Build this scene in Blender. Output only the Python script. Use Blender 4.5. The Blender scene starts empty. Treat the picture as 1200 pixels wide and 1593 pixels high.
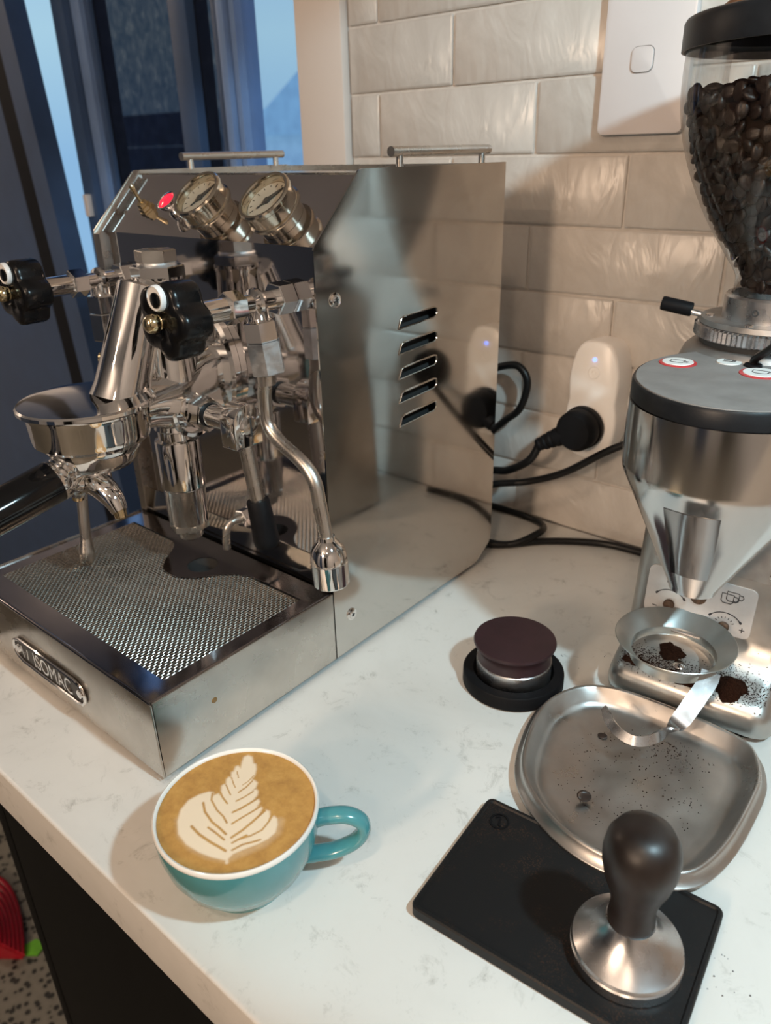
import bpy, bmesh, math, random
import numpy as np
from mathutils import Vector, Matrix
random.seed(7)
rng = np.random.default_rng(7)
SC = bpy.context.scene
COL = SC.collection
PI = math.pi

# ------------------------------------------------------------------ camera
cam_d = bpy.data.cameras.new('camera')
cam = bpy.data.objects.new('camera', cam_d)
COL.objects.link(cam)
cam_d.sensor_fit = 'HORIZONTAL'
cam_d.sensor_width = 36.0
cam_d.lens = 36.0 * 1181.78 / 1200.0
cam_d.clip_start = 0.01
cam_d.dof.use_dof = True
cam_d.dof.focus_distance = 0.52
cam_d.dof.aperture_fstop = 11.0
_F = Vector((-0.5860, 0.6873, -0.4292)).normalized()
_U = Vector((-0.2598, 0.3424, 0.9029))
_R = _F.cross(_U).normalized()
_U = _R.cross(_F).normalized()
cam.matrix_world = Matrix(((_R.x, _U.x, -_F.x, 0.0), (_R.y, _U.y, -_F.y, 0.0), (_R.z, _U.z, -_F.z, 0.4), (0, 0, 0, 1)))
SC.camera = cam

# ------------------------------------------------------------------ view, world, lights
SC.view_settings.view_transform = 'Standard'
SC.view_settings.look = 'None'
SC.view_settings.gamma = 1.0
SC.view_settings.use_curve_mapping = False
SC.view_settings.exposure = -0.14
SC.cycles.max_bounces = 10
SC.cycles.glossy_bounces = 6
SC.cycles.transparent_max_bounces = 12
SC.cycles.caustics_reflective = True
SC.cycles.caustics_refractive = False
SC.cycles.sample_clamp_indirect = 3.0

world = bpy.data.worlds.new('dusk_sky')
SC.world = world
world.use_nodes = True
nt = world.node_tree
nt.nodes.clear()
wo = nt.nodes.new('ShaderNodeOutputWorld')
bg = nt.nodes.new('ShaderNodeBackground')
tc = nt.nodes.new('ShaderNodeTexCoord')
sx = nt.nodes.new('ShaderNodeSeparateXYZ')
ramp = nt.nodes.new('ShaderNodeValToRGB')
ramp.color_ramp.elements[0].position = 0.0
ramp.color_ramp.elements[0].color = (0.34, 0.62, 0.95, 1)
ramp.color_ramp.elements[1].position = 0.45
ramp.color_ramp.elements[1].color = (0.22, 0.42, 0.85, 1)
e = ramp.color_ramp.elements.new(0.12)
e.color = (0.50, 0.80, 1.0, 1)
nt.links.new(tc.outputs['Generated'], sx.inputs[0])
nt.links.new(sx.outputs['Z'], ramp.inputs[0])
nt.links.new(ramp.outputs[0], bg.inputs[0])
bg.inputs[1].default_value = 0.85
nt.links.new(bg.outputs[0], wo.inputs[0])


def lamp(name, kind, loc, target, power, color, size=0.1, spot=None, blend=0.3):
    l = bpy.data.lights.new(name, kind)
    l.energy = power
    l.color = color
    if kind == 'AREA':
        l.shape = 'DISK'
        l.size = size
    else:
        l.shadow_soft_size = size
    if kind == 'SPOT':
        l.spot_size = spot
        l.spot_blend = blend
    o = bpy.data.objects.new(name, l)
    COL.objects.link(o)
    o.location = loc
    d = Vector(target) - Vector(loc)
    o.rotation_euler = d.to_track_quat('-Z', 'Y').to_euler()
    return o


WARM = (1.0, 0.73, 0.52)
COOL = (0.60, 0.87, 0.98)
# cool LED light strip by the cooking corner at the right, above the counter
lamp('cool_lamp', 'SPOT', (0.25, 0.24, 0.70), (-0.25, 0.60, 0.15), 24.0, COOL, 0.02, math.radians(72), 0.2)
# warm ceiling downlights of the kitchen (fittings are built with the ceiling)
DOWN = [(0.12, -0.50, 1.485), (-2.95, -0.15, 1.485), (0.75, -1.2, 1.485), (-0.4, -2.15, 1.485)]
for i, p in enumerate(DOWN):
    lamp('warm_downlight', 'AREA', p, (p[0], p[1] + (0.0 if i else 0.0), 0), (5.0, 9, 6, 14)[i], WARM, 0.09)
# warm fill added behind the camera to light the wall; no fitting there
lamp('warm_fill', 'AREA', (-0.08, -2.20, 1.05), (-0.30, 0.70, 0.10), 30.0, WARM, 0.30)

# ------------------------------------------------------------------ materials
MATS = {}


def nodes_of(name):
    m = bpy.data.materials.new(name)
    m.use_nodes = True
    t = m.node_tree
    b = t.nodes['Principled BSDF']
    MATS[name] = m
    return m, t, b


def noise(t, scale, detail=3.0, rough=0.55, dist=0.0, coord='Object', stretch=None):
    c = t.nodes.new('ShaderNodeTexCoord')
    n = t.nodes.new('ShaderNodeTexNoise')
    n.inputs['Scale'].default_value = scale
    n.inputs['Detail'].default_value = detail
    n.inputs['Roughness'].default_value = rough
    n.inputs['Distortion'].default_value = dist
    if stretch:
        mp = t.nodes.new('ShaderNodeMapping')
        mp.inputs['Scale'].default_value = stretch
        t.links.new(c.outputs[coord], mp.inputs[0])
        t.links.new(mp.outputs[0], n.inputs[0])
    else:
        t.links.new(c.outputs[coord], n.inputs[0])
    return n


def cramp(t, src, stops):
    r = t.nodes.new('ShaderNodeValToRGB')
    el = r.color_ramp.elements
    while len(el) > 1:
        el.remove(el[-1])
    el[0].position, el[0].color = stops[0][0], (*stops[0][1], 1) if len(stops[0][1]) == 3 else stops[0][1]
    for p, c in stops[1:]:
        q = el.new(p)
        q.color = (*c, 1)
    t.links.new(src, r.inputs[0])
    return r


def bump(t, b, src, strength, dist=0.001):
    n = t.nodes.new('ShaderNodeBump')
    n.inputs['Strength'].default_value = strength
    n.inputs['Distance'].default_value = dist
    t.links.new(src, n.inputs['Height'])
    t.links.new(n.outputs[0], b.inputs['Normal'])


def mat(name, col, rough=0.5, metal=0.0, var=0.0, vscale=40.0, rvar=0.0, rscale=30.0, bstr=0.0, bscale=80.0, bdist=0.001,
        stretch=None, coat=0.0, ior=None, spec=None, emit=None, estr=0.0):
    m, t, b = nodes_of(name)
    b.inputs['Base Color'].default_value = (*col, 1)
    b.inputs['Roughness'].default_value = rough
    b.inputs['Metallic'].default_value = metal
    if coat:
        b.inputs['Coat Weight'].default_value = coat
        b.inputs['Coat Roughness'].default_value = 0.08
    if spec is not None:
        b.inputs['Specular IOR Level'].default_value = spec
    if emit:
        b.inputs['Emission Color'].default_value = (*emit, 1)
        b.inputs['Emission Strength'].default_value = estr
    n = noise(t, vscale, 4.0, stretch=stretch)
    lo = tuple(max(0, c * (1 - var)) for c in col)
    hi = tuple(min(1, c * (1 + var)) for c in col)
    r = cramp(t, n.outputs['Fac'], [(0.3, lo), (0.7, hi)])
    t.links.new(r.outputs[0], b.inputs['Base Color'])
    if rvar:
        n2 = noise(t, rscale, 5.0, 0.6, 0.3, stretch=stretch)
        mr = t.nodes.new('ShaderNodeMapRange')
        mr.inputs['From Min'].default_value = 0.35
        mr.inputs['From Max'].default_value = 0.7
        mr.inputs['To Min'].default_value = rough
        mr.inputs['To Max'].default_value = rough + rvar
        t.links.new(n2.outputs['Fac'], mr.inputs[0])
        t.links.new(mr.outputs[0], b.inputs['Roughness'])
    if bstr:
        n3 = noise(t, bscale, 3.0, stretch=stretch)
        bump(t, b, n3.outputs['Fac'], bstr, bdist)
    return m


mat('chrome', (0.88, 0.87, 0.86), 0.035, 1.0, 0.03, 60, rvar=0.05, rscale=60)
mat('mirror_steel', (0.62, 0.60, 0.57), 0.045, 1.0, 0.04, 9, rvar=0.10, rscale=9)
mat('dark_mirror', (0.70, 0.67, 0.67), 0.04, 1.0, 0.05, 12, rvar=0.06, rscale=14)
mat('satin_steel', (0.60, 0.57, 0.53), 0.22, 1.0, 0.10, 22, rvar=0.16, rscale=26)
mat('rim_steel', (0.35, 0.34, 0.36), 0.06, 1.0, 0.06, 25, rvar=0.10, rscale=30)
mat('badge_dark', (0.05, 0.045, 0.04), 0.4, 0.6, 0.15, 60)
mat('grille_steel', (0.62, 0.58, 0.52), 0.25, 1.0, 0.10, 60)
mat('brushed_steel', (0.60, 0.60, 0.61), 0.22, 1.0, 0.06, 40, rvar=0.12, rscale=50)
mat('tray_steel', (0.50, 0.48, 0.46), 0.27, 1.0, 0.10, 35, rvar=0.16, rscale=40)
mat('cast_aluminium', (0.52, 0.51, 0.49), 0.30, 1.0, 0.08, 50, rvar=0.12, rscale=60, bstr=0.08, bscale=400, bdist=0.0004)
mat('grey_aluminium', (0.40, 0.39, 0.38), 0.42, 1.0, 0.12, 60, rvar=0.15, rscale=80)
mat('polished_funnel', (0.66, 0.66, 0.66), 0.10, 1.0, 0.05, 30, rvar=0.12, rscale=30, stretch=(1, 1, 0.08))
mat('shaded_funnel', (0.36, 0.34, 0.33), 0.12, 1.0, 0.06, 40)  # same metal as the funnel, darkened: the inset's shade is in the colour
mat('ring_aluminium', (0.58, 0.60, 0.58), 0.33, 1.0, 0.06, 60)
mat('pale_nut', (0.66, 0.67, 0.68), 0.30, 1.0, 0.12, 150, rvar=0.2, rscale=120)
mat('brass', (0.72, 0.60, 0.38), 0.16, 1.0, 0.08, 80)
mat('aged_bezel', (0.66, 0.60, 0.50), 0.10, 1.0, 0.08, 60, rvar=0.08, rscale=60)
mat('black_plastic', (0.004, 0.004, 0.0045), 0.22, 0, 0.1, 60, rvar=0.1, rscale=80, spec=0.3)
mat('black_gloss', (0.003, 0.003, 0.0035), 0.10, 0, 0.1, 60, spec=0.5)
mat('black_rubber', (0.006, 0.006, 0.007), 0.55, 0, 0.15, 120, spec=0.12)
mat('cable_black', (0.006, 0.006, 0.0065), 0.38, 0, 0.1, 120, spec=0.3)
mat('grinder_black', (0.010, 0.011, 0.013), 0.38, 0, 0.15, 150, bstr=0.15, bscale=900, bdist=0.0003, spec=0.3)
mat('lid_grey', (0.22, 0.205, 0.195), 0.5, 0.0, 0.12, 60, rvar=0.15)
mat('white_plastic', (0.66, 0.62, 0.62), 0.30, 0, 0.02, 20)
mat('plug_white', (0.92, 0.88, 0.84), 0.32, 0, 0.02, 20)
mat('eye_white', (0.80, 0.80, 0.80), 0.2, 0, 0.02, 30)
mat('dial_shaded', (0.42, 0.40, 0.36), 0.5, 0, 0.05, 120)  # white dial dimmed: the shade of its recess is in the colour
mat('dial_black', (0.05, 0.05, 0.05), 0.4, 0, 0.05, 50)
mat('sticker_white', (0.80, 0.82, 0.80), 0.35, 0, 0.03, 200)
mat('sticker_red', (0.55, 0.045, 0.05), 0.4, 0, 0.06, 200)
mat('print_black', (0.03, 0.03, 0.035), 0.5, 0, 0.1, 200)
mat('plate_white', (0.58, 0.57, 0.57), 0.34, 0.55, 0.10, 60)
mat('red_lamp', (0.8, 0.02, 0.04), 0.15, 0, 0.1, 200, emit=(1.0, 0.02, 0.06), estr=0.9)
mat('blue_led', (0.3, 0.4, 1.0), 0.3, 0, 0.02, 50, emit=(0.14, 0.24, 1.0), estr=3.0)
mat('cup_teal', (0.072, 0.272, 0.298), 0.22, 0, 0.05, 25, coat=0.5)
mat('cup_white', (0.86, 0.83, 0.78), 0.18, 0, 0.02, 25, coat=0.4)
mat('plum_knob', (0.026, 0.009, 0.012), 0.36, 0, 0.30, 30, rvar=0.12, rscale=40, stretch=(1, 1, 3))
mat('ebony', (0.014, 0.008, 0.006), 0.36, 0, 0.5, 26, rvar=0.2, rscale=60, stretch=(1, 1, 0.25), bstr=0.15, bscale=120)
mat('dark_chassis', (0.03, 0.03, 0.03), 0.6, 0, 0.3, 20)
mat('cabinet_black', (0.0045, 0.005, 0.0055), 0.6, 0, 0.1, 20, spec=0.12)
mat('paint_white', (0.66, 0.60, 0.56), 0.45, 0, 0.02, 8)
mat('wall_paint', (0.36, 0.34, 0.33), 0.7, 0, 0.04, 5)
mat('room_wall', (0.66, 0.69, 0.74), 0.8, 0, 0.06, 3)
mat('slate_wall', (0.10, 0.14, 0.22), 0.7, 0, 0.08, 3)
mat('ceiling_paint', (0.70, 0.73, 0.77), 0.8, 0, 0.03, 4)
mat('frame_dark', (0.045, 0.085, 0.180), 0.35, 0.0, 0.1, 20)  # tinted bluer and lighter: dusk haze on the frames is in the colour
mat('frame_black', (0.003, 0.004, 0.007), 0.4, 0.0, 0.1, 20, spec=0.15)
mat('frame_lit', (0.16, 0.26, 0.48), 0.3, 0.0, 0.1, 20)  # bright frame edges: dusk highlight put into a lighter blue
mat('grout', (0.60, 0.56, 0.52), 0.85, 0, 0.10, 90)
mat('bean_brown', (0.024, 0.013, 0.009), 0.42, 0, 0.45, 200)
mat('bean_mass', (0.018, 0.010, 0.007), 0.6, 0, 0.4, 90)
mat('grounds', (0.018, 0.007, 0.004), 1.0, 0, 0.5, 900, spec=0.05)
mat('dry_brown', (0.22, 0.11, 0.055), 0.6, 0, 0.45, 90, stretch=(1, 1, 4))
mat('rust_dark', (0.075, 0.040, 0.022), 0.6, 0, 0.6, 400)
mat('red_gloss', (0.34, 0.008, 0.020), 0.25, 0, 0.25, 20)
mat('leaf_green', (0.12, 0.42, 0.015), 0.5, 0, 0.3, 20)
mat('fence_dark', (0.10, 0.16, 0.27), 0.8, 0, 0.35, 8)
mat('neighbour_roof', (0.72, 0.84, 0.92), 0.8, 0, 0.15, 3)
mat('neighbour_wall', (0.85, 0.90, 0.95), 0.8, 0, 0.15, 3)
mat('deck', (0.03, 0.045, 0.075), 0.7, 0, 0.3, 6)
mat('downlight', (0.9, 0.8, 0.7), 0.4, 0, 0.02, 6, emit=(1.0, 0.75, 0.5), estr=6.0)
mat('amber_stain', (0.24, 0.13, 0.04), 0.5, 0, 0.3, 300)


def build_worktop():
    m, t, b = nodes_of('quartz')
    n1 = noise(t, 7, 6, 0.6, 0.6)
    n2 = noise(t, 42, 7, 0.78, 0.5)
    r1 = cramp(t, n1.outputs['Fac'], [(0.34, (0.66, 0.65, 0.62)), (0.50, (0.71, 0.70, 0.67)), (0.66, (0.73, 0.72, 0.69))])
    r2 = cramp(t, n2.outputs['Fac'], [(0.28, (0.40, 0.39, 0.37)), (0.36, (0.76, 0.76, 0.75)), (0.44, (0.97, 0.97, 0.97)), (1.0, (1, 1, 1))])
    mx = t.nodes.new('ShaderNodeMix')
    mx.data_type = 'RGBA'
    mx.blend_type = 'MULTIPLY'
    mx.inputs['Factor'].default_value = 0.8
    t.links.new(r1.outputs[0], mx.inputs['A'])
    t.links.new(r2.outputs[0], mx.inputs['B'])
    t.links.new(mx.outputs['Result'], b.inputs['Base Color'])
    b.inputs['Roughness'].default_value = 0.30


def build_tilemat():
    m, t, b = nodes_of('tile_glaze')
    n1 = noise(t, 14, 5, 0.7, 0.6)
    oi = t.nodes.new('ShaderNodeObjectInfo')
    r1 = cramp(t, n1.outputs['Fac'], [(0.3, (0.47, 0.435, 0.40)), (0.5, (0.545, 0.51, 0.475)), (0.7, (0.60, 0.57, 0.535))])
    hv = t.nodes.new('ShaderNodeHueSaturation')
    mr = t.nodes.new('ShaderNodeMapRange')
    mr.inputs['To Min'].default_value = 0.93
    mr.inputs['To Max'].default_value = 1.05
    t.links.new(oi.outputs['Random'], mr.inputs[0])
    t.links.new(mr.outputs[0], hv.inputs['Value'])
    t.links.new(r1.outputs[0], hv.inputs['Color'])
    t.links.new(hv.outputs[0], b.inputs['Base Color'])
    b.inputs['Roughness'].default_value = 0.30
    n2 = noise(t, 20, 2.5, 0.5, 2.2, stretch=(1.0, 1.0, 0.6))
    bump(t, b, n2.outputs['Fac'], 0.30, 0.006)


def build_terrazzo():
    m, t, b = nodes_of('terrazzo')
    c = t.nodes.new('ShaderNodeTexCoord')
    v = t.nodes.new('ShaderNodeTexVoronoi')
    v.inputs['Scale'].default_value = 75
    v.inputs['Randomness'].default_value = 1.0
    t.links.new(c.outputs['Object'], v.inputs['Vector'])
    n = noise(t, 90, 2, 0.5)
    ad = t.nodes.new('ShaderNodeMath')
    ad.operation = 'MULTIPLY_ADD'
    ad.inputs[1].default_value = 0.35
    t.links.new(n.outputs['Fac'], ad.inputs[0])
    t.links.new(v.outputs['Distance'], ad.inputs[2])
    r = cramp(t, ad.outputs[0], [(0.50, (0.010, 0.011, 0.010)), (0.56, (0.155, 0.150, 0.125)), (1, (0.19, 0.183, 0.155))])
    t.links.new(r.outputs[0], b.inputs['Base Color'])
    b.inputs['Roughness'].default_value = 0.5


def build_mat_rubber():
    m, t, b = nodes_of('mat_rubber')
    n1 = noise(t, 28, 5, 0.75, 0.2)
    n2 = noise(t, 1100, 2, 0.5)
    r1 = cramp(t, n1.outputs['Fac'], [(0.50, (0.02, 0.02, 0.02)), (0.66, (1.0, 1.0, 1.0))])
    r2 = cramp(t, n2.outputs['Fac'], [(0.55, (0.0, 0.0, 0.0)), (0.63, (1, 1, 1))])
    mu = t.nodes.new('ShaderNodeMath')
    mu.operation = 'MULTIPLY'
    t.links.new(r1.outputs[0], mu.inputs[0])
    t.links.new(r2.outputs[0], mu.inputs[1])
    mx = t.nodes.new('ShaderNodeMix')
    mx.data_type = 'RGBA'
    mx.inputs['A'].default_value = (0.0055, 0.0055, 0.006, 1)
    mx.inputs['B'].default_value = (0.055, 0.026, 0.013, 1)
    b.inputs['Specular IOR Level'].default_value = 0.3
    t.links.new(mu.outputs[0], mx.inputs['Factor'])
    t.links.new(mx.outputs['Result'], b.inputs['Base Color'])
    b.inputs['Roughness'].default_value = 0.5
    bump(t, b, n2.outputs['Fac'], 0.2, 0.0004)


def build_clear(name, tint, gloss, rough=0.02, maxg=0.35):
    m = bpy.data.materials.new(name)
    m.use_nodes = True
    t = m.node_tree
    t.nodes.clear()
    o = t.nodes.new('ShaderNodeOutputMaterial')
    tr = t.nodes.new('ShaderNodeBsdfTransparent')
    tr.inputs[0].default_value = (*tint, 1)
    gl = t.nodes.new('ShaderNodeBsdfGlossy')
    gl.inputs['Roughness'].default_value = rough
    lw = t.nodes.new('ShaderNodeLayerWeight')
    lw.inputs[0].default_value = gloss
    nz = noise(t, 20, 2)
    mr = t.nodes.new('ShaderNodeMapRange')
    mr.inputs['To Max'].default_value = maxg
    mr.inputs['To Min'].default_value = 0.05
    t.links.new(lw.outputs['Fresnel'], mr.inputs[0])
    mx = t.nodes.new('ShaderNodeMixShader')
    t.links.new(mr.outputs[0], mx.inputs[0])
    t.links.new(tr.outputs[0], mx.inputs[1])
    t.links.new(gl.outputs[0], mx.inputs[2])
    t.links.new(mx.outputs[0], o.inputs[0])
    MATS[name] = m


def build_screen():
    # woven insect screen: partly open, lets tinted dusk light through
    m = bpy.data.materials.new('fly_screen')
    m.use_nodes = True
    t = m.node_tree
    t.nodes.clear()
    o = t.nodes.new('ShaderNodeOutputMaterial')
    tr = t.nodes.new('ShaderNodeBsdfTransparent')
    df = t.nodes.new('ShaderNodeBsdfDiffuse')
    df.inputs[0].default_value = (0.03, 0.04, 0.06, 1)
    n = noise(t, 85, 3, 0.6, 0.4, stretch=(1.3, 1, 0.8))
    r = cramp(t, n.outputs['Fac'], [(0.3, (0.26, 0.29, 0.34)), (0.55, (0.40, 0.38, 0.40)), (0.75, (0.66, 0.56, 0.52))])
    t.links.new(r.outputs[0], tr.inputs[0])
    mx = t.nodes.new('ShaderNodeMixShader')
    mx.inputs[0].default_value = 0.25
    t.links.new(tr.outputs[0], mx.inputs[1])
    t.links.new(df.outputs[0], mx.inputs[2])
    t.links.new(mx.outputs[0], o.inputs[0])
    MATS['fly_screen'] = m


def build_coffee():
    m, t, b = nodes_of('latte')
    a = t.nodes.new('ShaderNodeAttribute')
    a.attribute_name = 'milk'
    n = noise(t, 110, 5, 0.7)
    n2 = noise(t, 900, 2, 0.5)
    r = cramp(t, n.outputs['Fac'], [(0.30, (0.37, 0.165, 0.028)), (0.52, (0.48, 0.235, 0.045)), (0.75, (0.58, 0.31, 0.075))])
    mx = t.nodes.new('ShaderNodeMix')
    mx.data_type = 'RGBA'
    mx.inputs['B'].default_value = (0.86, 0.70, 0.52, 1)
    t.links.new(a.outputs['Fac'], mx.inputs['Factor'])
    t.links.new(r.outputs[0], mx.inputs['A'])
    t.links.new(mx.outputs['Result'], b.inputs['Base Color'])
    b.inputs['Roughness'].default_value = 0.30
    b.inputs['Specular IOR Level'].default_value = 0.35
    bump(t, b, n2.outputs['Fac'], 0.05, 0.0003)


build_worktop()
build_tilemat()
build_terrazzo()
build_mat_rubber()
build_clear('hopper_clear', (0.93, 0.91, 0.89), 0.35, 0.03, 0.55)
build_clear('pane_glass', (0.96, 0.98, 1.0), 0.2, 0.01, 0.30)
build_clear('gauge_glass', (0.95, 0.94, 0.90), 0.25, 0.03, 0.45)
build_screen()
build_coffee()


# ------------------------------------------------------------------ mesh helpers
class S:
    def __init__(self):
        self.v = []
        self.f = []

    def add(self, verts, faces):
        o = len(self.v)
        self.v += [tuple(p) for p in verts]
        self.f += [tuple(i + o for i in q) for q in faces]
        return self


def frame(d):
    d = Vector(d).normalized()
    a = Vector((0, 0, 1)) if abs(d.z) < 0.95 else Vector((1, 0, 0))
    u = a.cross(d).normalized()
    w = d.cross(u).normalized()
    return u, w, d


def lathe(prof, c=(0, 0, 0), d=(0, 0, 1), seg=48, s=None, lobes=None, sq=(1, 1), phase=0.0):
    """revolve (r, h) about the axis d through c; r == 0 closes the end"""
    s = s or S()
    u, w, d = frame(d)
    c = Vector(c)
    vs, fs = [], []
    rings = []
    for r, h in prof:
        if r <= 1e-9:
            rings.append([len(vs)])
            vs.append(c + d * h)
        else:
            ring = []
            for k in range(seg):
                a = 2 * PI * k / seg + phase
                rr = r * (lobes(a) if lobes else 1.0)
                ring.append(len(vs))
                vs.append(c + u * (rr * math.cos(a) * sq[0]) + w * (rr * math.sin(a) * sq[1]) + d * h)
            rings.append(ring)
    for A, B in zip(rings[:-1], rings[1:]):
        if len(A) == 1 and len(B) == 1:
            continue
        for k in range(seg):
            k2 = (k + 1) % seg
            if len(A) == 1:
                fs.append((A[0], B[k2], B[k]))
            elif len(B) == 1:
                fs.append((A[k], A[k2], B[0]))
            else:
                fs.append((A[k], A[k2], B[k2], B[k]))
    s.add(vs, fs)
    return s


def cyl(c, d, r, h0, h1, seg=40, s=None, ch=0.0, phase=0.0):
    if ch:
        return lathe([(0, h0), (r - ch, h0), (r, h0 + ch), (r, h1 - ch), (r - ch, h1), (0, h1)], c, d, seg, s, phase=phase)
    return lathe([(0, h0), (r, h0), (r, h1), (0, h1)], c, d, seg, s, phase=phase)


def hexnut(c, d, r, h0, h1, s=None, phase=0.0):
    return cyl(c, d, r, h0, h1, 6, s, ch=min(0.0008, (h1 - h0) * 0.2), phase=phase)


def smooth_path(pts, n=8, closed=False):
    P = [Vector(p) for p in pts]
    out = []
    N = len(P)
    rngN = N if closed else N - 1
    for i in range(rngN):
        p0 = P[(i - 1) % N] if closed or i > 0 else P[0] * 2 - P[1]
        p1 = P[i]
        p2 = P[(i + 1) % N]
        p3 = P[(i + 2) % N] if closed or i + 2 < N else P[-1] * 2 - P[-2]
        for k in range(n):
            t = k / n
            out.append(0.5 * ((2 * p1) + (p2 - p0) * t + (2 * p0 - 5 * p1 + 4 * p2 - p3) * t * t + (3 * p1 - p0 - 3 * p2 + p3) * t ** 3))
    if not closed:
        out.append(P[-1])
    return out


def tube(pts, r, seg=14, s=None, cap=True, closed=False, flat=None):
    """sweep a circle (or ellipse: flat = (a, b) radii) along the points"""
    s = s or S()
    P = [Vector(p) for p in pts]
    n = len(P)
    R = r if isinstance(r, (list, tuple)) else [r] * n
    T = []
    for i in range(n):
        a = P[(i - 1) % n] if (closed or i > 0) else P[i]
        b = P[(i + 1) % n] if (closed or i < n - 1) else P[i]
        T.append((b - a).normalized())
    u, w, _ = frame(T[0])
    vs, fs = [], []
    for i in range(n):
        if i:
            q = T[i - 1].rotation_difference(T[i])
            u = q @ u
            w = q @ w
        for k in range(seg):
            a = 2 * PI * k / seg
            if flat:
                vs.append(P[i] + u * (flat[0] * math.cos(a)) + w * (flat[1] * math.sin(a)))
            else:
                vs.append(P[i] + (u * math.cos(a) + w * math.sin(a)) * R[i])
    m = n if closed else n - 1
    for i in range(m):
        j = (i + 1) % n
        for k in range(seg):
            k2 = (k + 1) % seg
            fs.append((i * seg + k, i * seg + k2, j * seg + k2, j * seg + k))
    if cap and not closed:
        fs.append(tuple(range(seg))[::-1])
        fs.append(tuple((n - 1) * seg + k for k in range(seg)))
    s.add(vs, fs)
    return s


def box(x0, x1, y0, y1, z0, z1, s=None):
    s = s or S()
    v = [(x, y, z) for z in (z0, z1) for y in (y0, y1) for x in (x0, x1)]
    f = [(0, 2, 3, 1), (4, 5, 7, 6), (0, 1, 5, 4), (2, 6, 7, 3), (0, 4, 6, 2), (1, 3, 7, 5)]
    return s.add(v, f)


def loft(loops, s=None, cap0=True, cap1=True):
    s = s or S()
    n = len(loops[0])
    vs = [p for L in loops for p in L]
    fs = []
    for i in range(len(loops) - 1):
        for k in range(n):
            k2 = (k + 1) % n
            fs.append((i * n + k, i * n + k2, (i + 1) * n + k2, (i + 1) * n + k))
    if cap0:
        fs.append(tuple(range(n))[::-1])
    if cap1:
        fs.append(tuple((len(loops) - 1) * n + k for k in range(n)))
    return s.add(vs, fs)


def prism(poly, fn, h0, h1, s=None):
    """extrude a 2-D polygon; fn(a, b, h) gives the 3-D point"""
    return loft([[fn(a, b, h0) for a, b in poly], [fn(a, b, h1) for a, b in poly]], s)


def rrect(x0, x1, y0, y1, r, n=6):
    out = []
    for cx, cy, a0 in ((x1 - r, y1 - r, 0), (x0 + r, y1 - r, 90), (x0 + r, y0 + r, 180), (x1 - r, y0 + r, 270)):
        for k in range(n + 1):
            a = math.radians(a0 + 90 * k / n)
            out.append((cx + r * math.cos(a), cy + r * math.sin(a)))
    return out


def plate_holes(outer, holes, fn, h0, h1):
    bm = bmesh.new()

    def ring(pts):
        vs = [bm.verts.new(fn(a, b, h0)) for a, b in pts]
        return [bm.edges.new((vs[i], vs[(i + 1) % len(vs)])) for i in range(len(vs))]
    ed = ring(outer)
    for h in holes:
        ed += ring(h)
    bmesh.ops.triangle_fill(bm, use_beauty=True, use_dissolve=False, edges=ed)
    geo = bmesh.ops.extrude_face_region(bm, geom=bm.faces[:])
    off = Vector(fn(0, 0, h1)) - Vector(fn(0, 0, h0))
    for v in geo['geom']:
        if isinstance(v, bmesh.types.BMVert):
            v.co += off
    bm.verts.index_update()
    s = S()
    s.add([tuple(v.co) for v in bm.verts], [tuple(v.index for v in f.verts) for f in bm.faces])
    bm.free()
    return s


def ribbon(pts, wd, fn, h, s=None, closed=False):
    """flat printed line of width wd through 2-D points; fn maps to 3-D"""
    s = s or S()
    P = [Vector((a, b)) for a, b in pts]
    n = len(P)
    L, Rr = [], []
    for i in range(n):
        a = P[(i - 1) % n] if (closed or i > 0) else P[i]
        b = P[(i + 1) % n] if (closed or i < n - 1) else P[i]
        t = (b - a).normalized()
        q = Vector((-t.y, t.x)) * wd / 2
        L.append(P[i] + q)
        Rr.append(P[i] - q)
    vs = []
    for hh in (0, h):
        vs += [fn(p.x, p.y, hh) for p in L] + [fn(p.x, p.y, hh) for p in Rr]
    fs = []
    m = n if closed else n - 1
    for i in range(m):
        j = (i + 1) % n
        fs.append((2 * n + i, 2 * n + j, 3 * n + j, 3 * n + i))
        fs.append((i, n + i, n + j, j))
        fs.append((i, j, 2 * n + j, 2 * n + i))
        fs.append((n + i, 3 * n + i, 3 * n + j, n + j))
    if not closed:
        fs.append((0, 2 * n, 3 * n, n))
        fs.append((n - 1, 2 * n - 1, 4 * n - 1, 3 * n - 1))
    return s.add(vs, fs)


BASE = {}


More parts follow.
